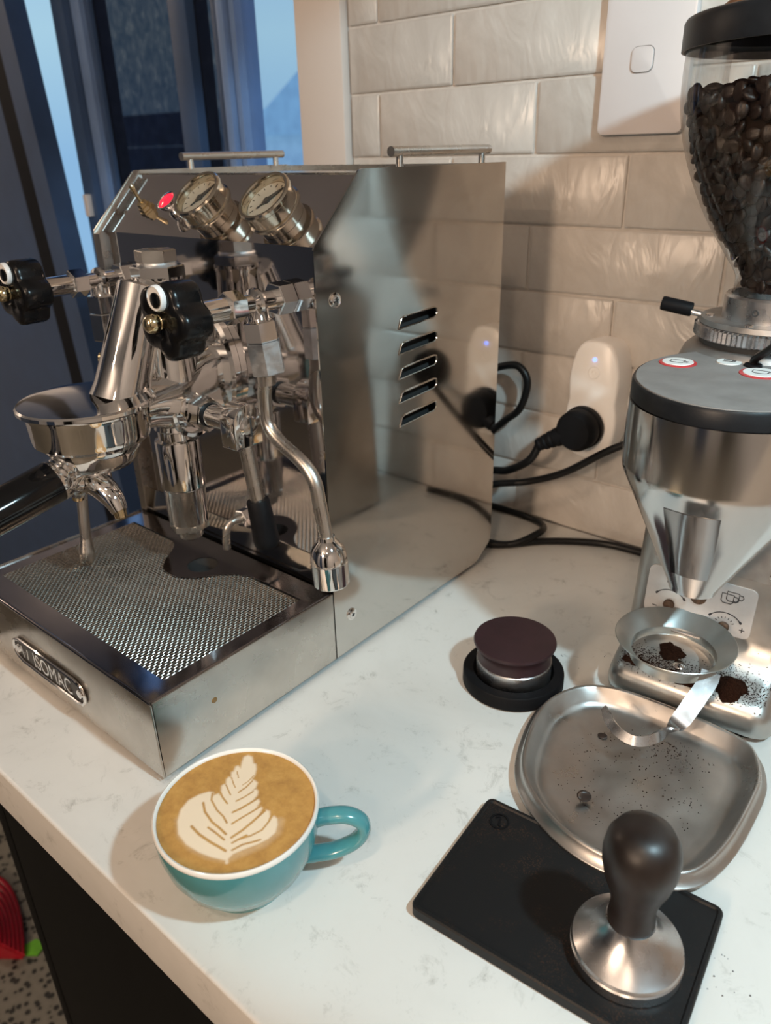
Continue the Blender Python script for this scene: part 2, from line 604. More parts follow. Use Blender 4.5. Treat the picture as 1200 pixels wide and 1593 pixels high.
def ob(name, s, m, parent=None, bev=0.0, bseg=2, ang=38, loc=None, label=None, cat=None, group=None, kind=None, flat=False):
    me = bpy.data.meshes.new(name)
    me.from_pydata(s.v, [], s.f)
    bm = bmesh.new()
    bm.from_mesh(me)
    bmesh.ops.remove_doubles(bm, verts=bm.verts, dist=1e-6)
    bmesh.ops.recalc_face_normals(bm, faces=bm.faces)
    if bev:
        ed = [e_ for e_ in bm.edges if len(e_.link_faces) == 2 and e_.calc_face_angle(0) > 0.6]
        bmesh.ops.bevel(bm, geom=ed, offset=bev, segments=bseg, profile=0.6, affect='EDGES', clamp_overlap=True)
    base = BASE[parent.name] if parent is not None else (Vector(loc) if loc else None)
    if base is None:
        xs = [v.co for v in bm.verts]
        lo = Vector((min(p.x for p in xs), min(p.y for p in xs), min(p.z for p in xs)))
        hi = Vector((max(p.x for p in xs), max(p.y for p in xs), max(p.z for p in xs)))
        base = Vector(((lo.x + hi.x) / 2, (lo.y + hi.y) / 2, lo.z))
    bmesh.ops.translate(bm, verts=bm.verts, vec=-base)
    bm.to_mesh(me)
    bm.free()
    if not flat:
        me.shade_smooth()
        me.set_sharp_from_angle(angle=math.radians(ang))
    me.materials.append(MATS[m])
    o = bpy.data.objects.new(name, me)
    COL.objects.link(o)
    BASE[o.name] = base
    if parent is not None:
        o.parent = parent
    else:
        o.location = base
    props(o, label, cat, group, kind)
    return o


def props(o, label=None, cat=None, group=None, kind=None):
    if label:
        o['label'] = label
    if cat:
        o['category'] = cat
    if group:
        o['group'] = group
    if kind:
        o['kind'] = kind


def thing(name, loc, label=None, cat=None, group=None, kind=None):
    o = bpy.data.objects.new(name, None)
    o.empty_display_size = 0.02
    COL.objects.link(o)
    o.location = loc
    BASE[o.name] = Vector(loc)
    props(o, label, cat, group, kind)
    return o


def text_mesh(txt, size, depth):
    cu = bpy.data.curves.new('lettering', 'FONT')
    cu.body = txt
    cu.size = size
    cu.extrude = depth
    cu.align_x = 'CENTER'
    cu.align_y = 'CENTER'
    o = bpy.data.objects.new('lettering', cu)
    COL.objects.link(o)
    dg = bpy.context.evaluated_depsgraph_get()
    me = bpy.data.meshes.new_from_object(o.evaluated_get(dg))
    v = [tuple(p.co) for p in me.vertices]
    f = [tuple(p.vertices) for p in me.polygons]
    bpy.data.objects.remove(o)
    bpy.data.meshes.remove(me)
    return v, f


# ------------------------------------------------------------------ the setting
WY = 0.738           # back wall plane
FZ = -0.90           # floor
JX = -0.739          # door opening edge
ob('floor', box(-3.2, 1.6, -2.6, WY + 0.1, FZ - 0.05, FZ), 'terrazzo', kind='structure', flat=True)
ceiling = thing('ceiling', (0, 0, 1.5), kind='structure')
ob('ceiling_slab', box(-3.2, 1.6, -2.6, WY + 0.1, 1.5, 1.56), 'ceiling_paint', ceiling, flat=True)
for p in DOWN:
    ob('downlight_rim', lathe([(0.050, 0.015), (0.062, 0.008), (0.064, 0.012), (0.060, 0.015)], (p[0], p[1], 1.484), seg=32), 'white_plastic', ceiling)
ob('wall_front', box(-3.2, 1.6, -2.66, -2.6, FZ, 1.5), 'room_wall', kind='structure', flat=True)
ob('wall_right', box(1.6, 1.66, -2.6, WY, FZ, 1.5), 'room_wall', kind='structure', flat=True)
ob('wall_left', box(-3.26, -3.2, -2.6, WY, FZ, 1.5), 'room_wall', kind='structure', flat=True)
wf = bpy.data.objects['wall_front']
for x0, x1, z0, z1, m_ in ((-3.2, -1.75, FZ, 1.45, 'slate_wall'), (-0.9, -0.25, FZ, 1.15, 'frame_dark'), (0.55, 1.35, FZ, 0.9, 'cabinet_black')):
    ob('reflection_block', box(x0, x1, -2.6, -2.5, z0, z1), m_, wf, flat=True)  # unseen blocks added to give the chrome contrast to reflect
ob('reflection_block', box(-3.2, -3.1, -2.5, -0.75, FZ, 1.45), 'slate_wall', bpy.data.objects['wall_left'], flat=True)  # unseen dark block added for the front mirror to reflect
wall = thing('wall_back', (0.4, WY, FZ), kind='structure')
ob('wall_core', box(JX, 1.6, WY + 0.003, WY + 0.12, FZ, 1.5), 'wall_paint', wall, flat=True)
ob('grout_bed', box(-0.666, 1.6, WY + 0.0008, WY + 0.0032, 0.0, 0.92), 'grout', wall, flat=True)
ob('lintel', box(-2.6, JX, WY, WY + 0.12, 1.2, 1.5), 'wall_paint', wall, flat=True)
ob('wall_core', box(-3.2, -2.6, WY, WY + 0.12, FZ, 1.5), 'wall_paint', wall, flat=True)
# tiles, one object each: 65.5 mm courses, 200 mm joints, half bond
tcache = {}


def tile_mesh(w, var):
    key = (round(w, 4), var)
    if key in tcache:
        return tcache[key]
    h = 0.0655 - 0.0028
    s = S()
    lo, r1 = [], []
    poly0 = rrect(-w / 2, w / 2, 0, h, 0.0015, 2)
    poly1 = rrect(-w / 2 + 0.0016, w / 2 - 0.0016, 0.0016, h - 0.0016, 0.0015, 2)
    loft([[(a, 0.0, b) for a, b in poly0], [(a, -0.0030, b) for a, b in poly0], [(a, -0.0042, b) for a, b in poly1]], s)
    me = bpy.data.meshes.new('tile')
    me.from_pydata(s.v, [], s.f)
    bm = bmesh.new()
    bm.from_mesh(me)
    bmesh.ops.recalc_face_normals(bm, faces=bm.faces)
    bm.to_mesh(me)
    bm.free()
    me.shade_smooth()
    me.set_sharp_from_angle(angle=math.radians(50))
    me.materials.append(MATS['tile_glaze'])
    tcache[key] = me
    return me


for row in range(14):
    z = row * 0.0655 + 0.0014
    off = -0.422 if row % 2 == 0 else -0.322
    x = off - 0.2 * 3
    while x < 1.55:
        a, b = max(x, -0.666), min(x + 0.2, 1.6)
        if b - a > 0.012:
            w = b - a - 0.0028
            o = bpy.data.objects.new('tile', tile_mesh(w, 0))
            COL.objects.link(o)
            o.parent = wall
            o.location = Vector(((a + b) / 2, WY + 0.0018, z)) - BASE['wall_back']
            o.rotation_euler = (random.uniform(-0.012, 0.012), random.uniform(-0.003, 0.003), random.uniform(-0.006, 0.006))
        x += 0.2
ob('trim_1', box(JX, -0.667, WY - 0.012, WY + 0.003, FZ, 1.25), 'paint_white', kind='structure', bev=0.002)
# white reveal lining the wall thickness beside the door
# glazed sliding door in dark frames
door = thing('door_1', (-1.6, WY + 0.04, FZ), kind='structure')
DY0, DY1 = WY + 0.020, WY + 0.060
for x0, x1, dy, m_ in ((-1.2958, -1.2616, -0.012, 'frame_dark'), (-1.2597, -1.2342, 0.0, 'frame_lit'), (-1.2342, -1.2205, 0.008, 'frame_dark'), (-1.0171, -0.9780, 0.0, 'frame_dark'), (-0.9262, -0.9095, 0.0, 'frame_dark'), (-0.9095, -0.8949, -0.006, 'frame_lit'), (-0.8929, -0.8822, 0.002, 'frame_lit')):
    ob('frame_stile', box(x0, x1, DY0 + dy, DY1, FZ, 1.2), m_, door, bev=0.003)
ob('frame_rail', box(-2.6, -0.739, DY0, DY1, FZ, FZ + 0.08), 'frame_dark', door, bev=0.003)
ob('frame_rail', box(-2.6, -0.739, DY0, DY1, 1.14, 1.2), 'frame_dark', door, bev=0.003)
ob('kick_panel', box(-1.2205, -0.9262, DY0 + 0.01, DY1 - 0.01, FZ + 0.08, -0.02), 'frame_dark', door)
ob('pane', box(-0.8822, -0.739, DY0 + 0.015, DY0 + 0.021, FZ + 0.08, 1.14), 'pane_glass', door, flat=True)
ob('fly_screen', box(-0.9780, -0.9262, DY0 + 0.015, DY0 + 0.018, -0.02, 1.14), 'fly_screen', door, flat=True)
ob('fly_screen', box(-1.2205, -1.0171, DY0 + 0.015, DY0 + 0.018, -0.02, 1.14), 'fly_screen', door, flat=True)
ob('latch', box(-1.2831, -1.2714, DY0 - 0.022, DY0 - 0.012, 0.31, 0.345), 'white_plastic', door, bev=0.002)
# a second leaf standing open and leaning at the left
leaf = thing('door_2', (-1.55, WY - 0.02, FZ), kind='structure')


def lean(x, y, z):
    return (x + 0.105 * (0.55 - z), y, z)


for nm, x0, x1, m_ in (('leaf_stile', -1.430, -1.387, 'frame_black'), ('leaf_stile', -1.387, -1.338, 'frame_dark')):
    ob(nm, loft([[lean(x, y, z) for x, y in ((x0, WY - 0.04), (x1, WY - 0.04), (x1, WY - 0.005), (x0, WY - 0.005))] for z in (FZ + 0.002, 1.15)]), m_, leaf)
ob('leaf_panel', loft([[lean(x, y, z) for x, y in ((-2.6, WY - 0.03), (-1.430, WY - 0.03), (-1.430, WY - 0.015), (-2.6, WY - 0.015))] for z in (FZ + 0.002, 1.15)]), 'frame_dark', leaf)
# outside
ob('deck_boards', box(-4.0, 0.5, WY + 0.12, 6.0, FZ - 0.1, FZ - 0.02), 'deck', label='dark timber deck outside the glazed door', cat='deck', flat=True)
fence = thing('boundary_fence', (-4.2, 2.6, FZ - 0.02), 'dark boundary fence seen through the fly screen', 'fence')
for k in range(10):
    ob('fence_board', box(-4.35, -3.22, 2.58, 2.62, FZ - 0.02 + 0.152 * k, FZ - 0.02 + 0.152 * k + 0.148), 'fence_dark', fence)
hs = thing('neighbour_house', (-13.0, 13.0, FZ - 0.02), 'pale blue neighbouring house with sloping roof seen through the clear pane', 'house')
ob('house_wall', box(-15.5, -8.0, 12.3, 15.0, FZ - 0.02, 0.75), 'neighbour_wall', hs, flat=True)
ob('roof', prism([(-15.8, 0.75), (-7.8, 0.75), (-9.5, 2.3), (-11.6, 2.2), (-13.2, 1.25), (-15.0, 0.9)], lambda a, b, h: (a, h, b), 12.0, 15.2), 'neighbour_roof', hs, flat=True)

# worktop and cabinet
CF = 0.1345
ob('worktop', box(-0.664, 1.6, CF, WY - 0.0005, -0.047, 0.0), 'quartz', bev=0.0025, bseg=3, label='white veined stone worktop carrying the coffee gear', cat='worktop')
cab = thing('base_cabinet', (0.4, 0.45, FZ), 'black base cabinet under the white worktop', 'cabinet')
ob('body', box(-0.628, 1.6, 0.185, WY - 0.002, FZ + 0.1, -0.0472), 'cabinet_black', cab)
ob('end_panel', box(-0.648, -0.629, 0.166, WY - 0.002, FZ, -0.0472), 'cabinet_black', cab, bev=0.001)
ob('kickboard', box(-0.628, 1.6, 0.23, 0.245, FZ, FZ + 0.1), 'cabinet_black', cab)
for k in range(4):
    ob('door', box(-0.6265 + 0.55 * k, -0.0805 + 0.55 * k, 0.166, 0.1845, FZ + 0.102, -0.0485), 'cabinet_black', cab, bev=0.001)

# red ribbed thing and a green scrap on the floor
rd = thing('red_ornament', (-1.16, 0.262, FZ), 'glossy red ridged leaf-shaped ornament on the terrazzo floor', 'ornament')
rO, rU, rV = Vector((-1.134, 0.213, 0)), Vector((0.0418, 0.0338, 0)), Vector((-0.1584, 0.0740, 0))
for k in range(7):
    sc_ = 1.0 - 0.125 * k
    pts = [tuple(rO + rU * (sc_ * math.cos(math.radians(a))) + rV * (sc_ * math.sin(math.radians(a))) + Vector((0, 0, FZ + 0.011 + 0.006 * k))) for a in range(0, 141, 10)]
    sp_ = smooth_path(pts, 3)
    ob('ridge', tube(sp_, [0.0095 * (0.45 + 0.55 * math.sin(PI * (i + 0.5) / len(sp_))) for i in range(len(sp_))], 10), 'red_gloss', rd)
ob('core', loft([[tuple(rO + rU * (q * rr * math.cos(math.radians(a))) + rV * (q * rr * math.sin(math.radians(a))) + Vector((0, 0, z))) for rr, a in [(0.02, 0)] + [(1.0, a_) for a_ in range(0, 145, 12)]] for q, z in ((0.98, FZ + 0.001), (0.98, FZ + 0.008), (0.3, FZ + 0.038))]), 'red_gloss', rd)
ob('green_leaf', loft([[(-1.098 + a, 0.266 + b, FZ + h) for a, b in ((-0.018, -0.01), (0.0, -0.016), (0.02, 0.0), (0.012, 0.022), (-0.012, 0.014))] for h in (0.001, 0.004)]), 'leaf_green', label='small bright green leaf scrap beside the red ornament', cat='leaf')

# ------------------------------------------------------------------ wall fittings
sw = thing('light_switch', (-0.3125, WY, 0.41), 'white wall switch plate with a single square rocker', 'switch')
XZ = lambda y: (lambda a, b, h: (a, y - h, b))
ob('plate', prism(rrect(-0.3525, -0.2735, 0.4085, 0.5235, 0.006), XZ(WY - 0.0024), 0.0, 0.0085), 'white_plastic', sw, bev=0.0015)
ob('rocker_gap', prism(rrect(-0.3257, -0.3052, 0.4562, 0.4768, 0.0055), XZ(WY - 0.0109), 0.0, 0.0003), 'lid_grey', sw)
ob('rocker', prism(rrect(-0.3251, -0.3058, 0.4568, 0.4762, 0.005), XZ(WY - 0.0105), 0.0, 0.0022), 'white_plastic', sw, bev=0.0006)

sp = thing('smart_plug', (-0.322, WY, 0.10), 'white rounded smart plug with a blue light on the tiles', 'smart plug')
PXc = -0.3195


def plug_outline(sc=1.0, n=40):
    pts = []
    for k in range(n):
        a = 2 * PI * k / n
        ca, sa = math.cos(a), math.sin(a)
        z = 0.166 + 0.0615 * sa
        w_ = 0.0280
        # waist between the two lobes
        zz = (z - 0.166) / 0.0615
        half = w_ * (abs(ca) ** 0.55) * (1 - 0.10 * math.exp(-((zz + 0.02) / 0.28) ** 2)) * (1.06 if zz < 0 else 1.0)
        pts.append((PXc + sc * half * (1 if ca >= 0 else -1), 0.166 + (z - 0.166) * (1 - (1 - sc) * 0.4)))
    return pts


ob('body', loft([[(a, WY - 0.0024, b) for a, b in plug_outline(0.93)], [(a, WY - 0.034, b) for a, b in plug_outline(1.0)],
                 [(a, WY - 0.0375, b) for a, b in plug_outline(0.97)], [(a, WY - 0.0390, b) for a, b in plug_outline(0.90)]]), 'plug_white', sp, ang=50)
ob('status_light', lathe([(0, 0.0), (0.0022, 0.0), (0.0019, 0.0012), (0, 0.0014)], (PXc, WY - 0.0388, 0.2095), (0, -1, 0), 16), 'blue_led', sp)
ob('power_button', lathe([(0.0052, 0), (0.0056, 0.0006), (0.0062, 0.0006), (0.0066, 0)], (PXc, WY - 0.0389, 0.1965), (0, -1, 0), 28), 'plug_white', sp)
ob('power_symbol', lathe([(0.0016, 0), (0.0018, 0.0004), (0.0021, 0.0004), (0.0023, 0)], (PXc, WY - 0.0389, 0.1965), (0, -1, 0), 20), 'plug_white', sp)

# power cords
pc = thing('power_cord', (-0.33, 0.66, 0.11), 'thick black power cord plugged into the white smart plug', 'power cord')
PL = Vector((-0.3235, WY - 0.0392, 0.1400))
ob('plug', lathe([(0, 0), (0.0205, 0), (0.0222, 0.003), (0.0222, 0.008), (0.0205, 0.0095), (0.0212, 0.011), (0.0208, 0.022), (0.017, 0.027), (0, 0.0285)], PL, (0, -1, 0), 44), 'black_rubber', pc)
pdir = Vector((-0.83, -0.10, -0.50)).normalized()
p0 = PL + Vector((-0.012, -0.017, -0.006))
ob('strain_relief', lathe([(0, 0), (0.0105, 0), (0.0098, 0.012), (0.0085, 0.013), (0.0085, 0.015), (0.0092, 0.016), (0.0090, 0.019), (0.0076, 0.020), (0.0076, 0.022),
                           (0.0084, 0.023), (0.008, 0.026), (0.0066, 0.027), (0.0066, 0.029), (0.0072, 0.030), (0.0066, 0.034), (0, 0.034)], p0, pdir, 26), 'black_rubber', pc)
q0 = p0 + pdir * 0.032
ob('cable', tube(smooth_path([q0, (-0.374, 0.678, 0.0965), (-0.402, 0.682, 0.077), (-0.424, 0.684, 0.070), (-0.44, 0.69, 0.05), (-0.443, 0.70, 0.02), (-0.47, 0.70, 0.006), (-0.54, 0.69, 0.006)], 8), 0.0044, 14), 'cable_black', pc)
c2 = thing('machine_cord', (-0.40, 0.68, 0.0), 'black cord looping out behind the espresso machine towards the grinder', 'power cord')
ob('cable', tube(smooth_path([(-0.2300, 0.7130, 0.1570), (-0.250, 0.702, 0.146), (-0.2896, 0.69, 0.124), (-0.3363, 0.69, 0.0885), (-0.378, 0.687, 0.068), (-0.412, 0.674, 0.0605), (-0.426, 0.666, 0.052),
                              (-0.428, 0.662, 0.03), (-0.432, 0.660, 0.0045), (-0.47, 0.660, 0.0045)], 8), 0.0040, 14), 'cable_black', c2)
ob('plug', lathe([(0, 0), (0.0205, 0), (0.0222, 0.003), (0.0222, 0.010), (0.0205, 0.0115), (0.0208, 0.022), (0.017, 0.027), (0, 0.0285)], (-0.225, WY - 0.0028, 0.162), (0, -1, 0), 36), 'black_rubber', c2)
c3 = thing('looped_cord', (-0.42, 0.712, 0.0), 'black cord arching in a small loop against the tiles by the machine back', 'power cord')
ob('cable', tube(smooth_path([(-0.46, 0.712, 0.172), (-0.4286, 0.712, 0.1845), (-0.4109, 0.712, 0.1853), (-0.4004, 0.712, 0.1694), (-0.4082, 0.712, 0.1392), (-0.4279, 0.712, 0.1204), (-0.45, 0.712, 0.095), (-0.46, 0.712, 0.05), (-0.468, 0.712, 0.004)], 8), 0.0042, 14), 'cable_black', c3)
c4 = thing('grinder_cord', (-0.35, 0.69, 0.0), 'black grinder cord lying on the worktop along the tiled wall', 'power cord')
ob('cable', tube(smooth_path([(-0.2250, 0.720, 0.0042), (-0.2659, 0.7215, 0.0042), (-0.3025, 0.7142, 0.0042), (-0.3494, 0.6841, 0.0042), (-0.388, 0.6440, 0.0042), (-0.43, 0.634, 0.0042), (-0.50, 0.638, 0.0042)], 8), 0.0040, 14), 'cable_black', c4)
c5 = thing('coiled_cord', (-0.39, 0.69, 0.0), 'black cord lying in a tight coil on the worktop behind the machine', 'power cord')
ob('cable', tube(smooth_path([(-0.49, 0.648, 0.0042), (-0.42, 0.642, 0.0042), (-0.378, 0.652, 0.0042), (-0.3585, 0.6800, 0.0125), (-0.366, 0.706, 0.0090), (-0.392, 0.724, 0.0042), (-0.43, 0.727, 0.0042), (-0.47, 0.724, 0.0042)], 8), 0.0040, 14), 'cable_black', c5)
# ------------------------------------------------------------------ espresso machine
XR, XL = -0.3828, -0.6570       # outer faces of the side panels
YF, YB = 0.3805, 0.6208         # front edge of the side panels, back
ZT = 0.389
MY = 0.389                      # mirror front panel
TF = 0.2025                     # front of the drip tray
GX = -0.5205                    # centre plane
em = thing('espresso_machine', (GX, 0.42, 0.0), 'polished steel espresso machine with two gauges and mesh drip tray', 'coffee machine')
YZ = lambda x: (lambda a, b, h: (x + h, a, b))
side = [(YF, 0.006), (YF, 0.3395), (0.3816, 0.3425), (0.4288, 0.3880), (0.4320, 0.3893), (YB, 0.3893), (YB, 0.026), (0.6170, 0.020), (0.5950, 0.006)]
slots = []
for zc in (0.2772, 0.2568, 0.2366, 0.2163, 0.1960):
    h_ = 0.0043
    slots.append([(0.4700, zc - h_ - 0.0008), (0.5170, zc - h_ + 0.0012), (0.5208, zc - h_ + 0.003), (0.5216, zc + 0.001), (0.5208, zc + h_), (0.5180, zc + h_ + 0.0008), (0.4770, zc + h_ - 0.0008), (0.4735, zc + h_ - 0.002)])
pr = ob('side_panel', plate_holes(side, slots, YZ(XR - 0.0014), 0.0, 0.0014), 'mirror_steel', em, ang=30)
for sl in slots:
    # pressed louvre lips around every vent
    path = [(XR + 0.0002, a, b) for a, b in sl]
    ob('vent_lip', tube(path, 0.0007, 8, closed=True), 'mirror_steel', pr)
for yy, zz in ((0.3991, 0.3051), (0.4005, 0.0409)):
    ob('screw', lathe([(0.0056, 0.0), (0.0054, 0.0010), (0.0040, 0.0014), (0.0036, 0.0012), (0.0034, 0.0020), (0, 0.0024)], (XR, yy, zz), (1, 0, 0), 28), 'chrome', pr)
    for a_ in (0.4, 0.4 + PI / 2):
        ob('screw_slot', loft([[(XR + h, yy + u_ * math.cos(a_) - w_ * math.sin(a_), zz + u_ * math.sin(a_) + w_ * math.cos(a_)) for u_, w_ in ((-0.0018, -0.0004), (0.0018, -0.0004), (0.0018, 0.0004), (-0.0018, 0.0004))] for h in (0.0018, 0.0026)]), 'dark_chassis', pr)
ob('side_panel', plate_holes(side, [], YZ(XL), 0.0, 0.0014), 'satin_steel', em, ang=30)
# folded lip of the left panel, seen along the front edge
ob('panel_lip', loft([[(x, y, z) for x, y in ((XL + 0.0014, YF), (XL + 0.010, YF), (XL + 0.010, YF + 0.001), (XL + 0.0014, YF + 0.001))] for z in (0.0715, 0.3395)]), 'satin_steel', em)
sl_d = Vector((0, 0.4305 - 0.3805, 0.3893 - 0.3405)).normalized()
ob('panel_lip', loft([[(x, YF, 0.3395), (x, YF + 0.001, 0.3395), (x, 0.4305 + 0.001, 0.3885), (x, 0.4305, 0.3893)] for x in (XL + 0.0014, XL + 0.010)]), 'satin_steel', em)
# front: vertical mirror and the sloping control panel
SL0, SL1 = Vector((0, MY, 0.3415)), Vector((0, 0.4352, 0.3860))
ob('front_panel', box(XL + 0.0015, XR - 0.0015, MY, MY + 0.0015, 0.071, 0.3412), 'dark_mirror', em)
ob('control_panel', loft([[(x, SL0.y, SL0.z - 0.0003), (x, SL1.y, SL1.z), (x, SL1.y + 0.001, SL1.z - 0.001), (x, SL0.y + 0.0015, SL0.z - 0.0015)] for x in (XL + 0.0015, XR - 0.0015)]), 'dark_mirror', em)
ob('chassis', box(XL + 0.01, XR - 0.012, 0.415, 0.61, 0.03, 0.335), 'dark_chassis', em)
ob('back_panel', box(XL + 0.0015, XR - 0.0015, YB - 0.0025, YB - 0.001, 0.02, 0.3885), 'satin_steel', em)
ob('cup_warmer', box(XL + 0.0015, XR - 0.0015, 0.4360, YB - 0.003, 0.3815, 0.3835), 'satin_steel', em)
ob('top_lip', box(XL + 0.0015, XR - 0.0015, 0.4345, 0.4358, 0.372, 0.3868), 'satin_steel', em)
# sill under the mirror, above the tray
ob('front_sill', loft([[(x, y, z) for y, z in ((MY, 0.094), (MY - 0.0008, 0.094), (MY - 0.0040, 0.0715), (MY, 0.0715))] for x in (XL + 0.0015, XR - 0.0015)]), 'mirror_steel', em)
# feet
for fx in (XL + 0.03, XR - 0.03):
    for fy in (0.23, 0.59):
        ob('foot', lathe([(0, 0), (0.012, 0), (0.014, 0.003), (0.012, 0.0055), (0, 0.0055)], (fx, fy, 0), seg=24), 'black_rubber', em)
# gallery rails
for x, y0, y1, in ((XR - 0.004, 0.4695, 0.5985), (XL + 0.007, 0.4800, 0.6090)):
    rl = ob('cup_rail', tube([(x, y0, 0.3995), (x, y1, 0.3995)], 0.0036, 20), 'satin_steel', em)
    for yy in (y0 + 0.010, y1 - 0.010):
        ob('rail_post', cyl((x, yy, 0), (0, 0, 1), 0.0028, 0.3885, 0.3975, 16), 'satin_steel', rl)

# drip tray -----------------------------------------------------------------
TZ = 0.0705
ob('tray_front', box(XL, XR, TF, TF + 0.0014, 0.006, TZ - 0.001), 'satin_steel', em, bev=0.0006)
ob('tray_side', box(XR - 0.0014, XR, TF + 0.0019, YF - 0.0012, 0.006, TZ), 'satin_steel', em, bev=0.0005)
ob('tray_side', box(XL, XL + 0.0014, TF + 0.0019, YF - 0.0012, 0.006, TZ), 'satin_steel', em, bev=0.0005)
ob('tray_floor', box(XL + 0.0015, XR - 0.0015, TF + 0.0016, MY - 0.005, 0.020, 0.022), 'dark_chassis', em)
MX0, MX1, MY0, MY1 = -0.6395, -0.4005, 0.2255, 0.3600
fr = plate_holes([(XL + 0.0015, TF + 0.002), (XR - 0.0016, TF + 0.002), (XR - 0.0016, MY - 0.0045), (XL + 0.0015, MY - 0.0045)],
                 [[(MX0, MY0), (MX1, MY0), (MX1, MY1), (MX0, MY1)]], lambda a, b, h: (a, b, 0.0672 + h), 0.0, 0.0014)
ob('tray_rim', fr, 'rim_steel', em)
ob('rim_curl', tube([(XL + 0.002, TF + 0.002, TZ - 0.0015), (XR - 0.002, TF + 0.002, TZ - 0.0015)], 0.0017, 10), 'rim_steel', em)
ob('rim_curl', tube([(XR - 0.0032, TF + 0.002, TZ - 0.0012), (XR - 0.0032, YF - 0.004, TZ - 0.0012)], 0.0014, 10), 'rim_steel', em)
# woven grille
gs = S()
pit = 0.0027
nx = int((MX1 - MX0) / pit)
ny = int((MY1 - MY0) / pit)
DC = (-0.5115, 0.3460)          # drain plate centre


def wire(pts):
    run = []
    for p in pts + [None]:
        if p is None or math.hypot(p[0] - DC[0], p[1] - DC[1]) < 0.0138:
            if len(run) > 1:
                tube(run, 0.00043, 4, gs, cap=False)
            run = []
        else:
            run.append(p)


for i in range(nx + 1):
    x = MX0 + i * pit
    wire([(x, MY0 + j * pit / 2, 0.0678 + (0.0003 * (-1) ** (i + j // 2) if j % 2 == 0 else 0)) for j in range(2 * ny + 1)])
for j in range(ny + 1):
    y = MY0 + j * pit
    wire([(MX0 + i * pit / 2, y, 0.0678 - (0.0003 * (-1) ** (j + i // 2) if i % 2 == 0 else 0)) for i in range(2 * nx + 1)])
ob('mesh_grille', gs, 'grille_steel', em, kind='stuff', flat=True)
# plain drain plate with its round hole set into the grille
outl = smooth_path([(-0.580, 0.3605, 0), (-0.562, 0.3520, 0), (-0.545, 0.330, 0), (-0.532, 0.3195, 0), (-0.514, 0.3185, 0), (-0.497, 0.328, 0), (-0.484, 0.346, 0), (-0.464, 0.3575, 0), (-0.44, 0.3605, 0)], 6)
oo = [(p.x, p.y) for p in outl] + [(-0.44, 0.372), (-0.58, 0.372)]
hole = [(DC[0] + 0.0135 * math.cos(2 * PI * k / 28), DC[1] + 0.0135 * math.sin(2 * PI * k / 28)) for k in range(28)]
ob('drain_plate', plate_holes(oo, [hole], lambda a, b, h: (a, b, 0.0686 + h), 0.0, 0.0010), 'rim_steel', em)
ob('drain_cup', lathe([(0.0135, 0.0), (0.0130, -0.012), (0.0, -0.013)], (DC[0], DC[1], 0.0690), seg=28), 'dark_chassis', em)
# name badge
bx0, bx1, bz0, bz1 = -0.5835, -0.4735, 0.0215, 0.0435
XZf = lambda y: (lambda a, b, h: (a, y - h, b))
zc = (bz0 + bz1) / 2
outline = []
hh = (bz1 - bz0) / 2
for k in range(13):
    a = math.radians(-90 + 180 * k / 12)
    outline.append((bx1 - 0.008 + 0.008 * math.cos(a), zc + hh * 0.86 * math.sin(a)))
outline += [(bx1 - 0.012, zc + hh), (bx0 + 0.012, zc + hh)]
for k in range(13):
    a = math.radians(90 + 180 * k / 12)
    outline.append((bx0 + 0.008 + 0.008 * math.cos(a), zc + hh * 0.86 * math.sin(a)))
outline += [(bx0 + 0.012, zc - hh), (bx1 - 0.012, zc - hh)]
badge = ob('name_badge', prism(outline, XZf(TF), 0.0, 0.0016), 'badge_dark', em, label='embossed metal badge reading ISOMAC')
ob('badge_border', tube([(a, TF - 0.0022, b) for a, b in outline], 0.0013, 8, closed=True), 'chrome', badge)
tv, tf = text_mesh('ISOMAC', 0.0185, 0.0007)
st = S()
st.add([(-0.5205 + x * 0.88, TF - 0.0020 - z, zc + y * 1.12) for x, y, z in tv], tf)
ob('lettering', st, 'chrome', badge, flat=True)
em_w = S()
ribbon([(-0.5690, zc + 0.006), (-0.5670, zc - 0.005), (-0.5640, zc + 0.002), (-0.5610, zc - 0.005), (-0.5590, zc + 0.006)], 0.0014, XZf(TF - 0.0016), 0.0010, em_w)
ob('emblem', em_w, 'chrome', badge, flat=True)
for x in (bx0 + 0.007, bx1 - 0.007):
    ob('rivet', lathe([(0.0040, 0), (0.0035, 0.0014), (0, 0.0022)], (x, TF - 0.0016, zc), (0, -1, 0), 20), 'chrome', badge)
ob('stain', lathe([(0, 0.0003), (0.0024, 0.0003), (0.0026, 0)], (XR, 0.2525, 0.0430), (1, 0, 0), 12, sq=(1, 0.9)), 'amber_stain', em)

# controls on the sloping panel ------------------------------------------------
PN = Vector((0, -(SL1.z - SL0.z), SL1.y - SL0.y)).normalized()       # outward normal
PT = (SL1 - SL0).normalized()


def on_panel(x, t):
    return Vector((x, 0, 0)) + SL0 + PT * t


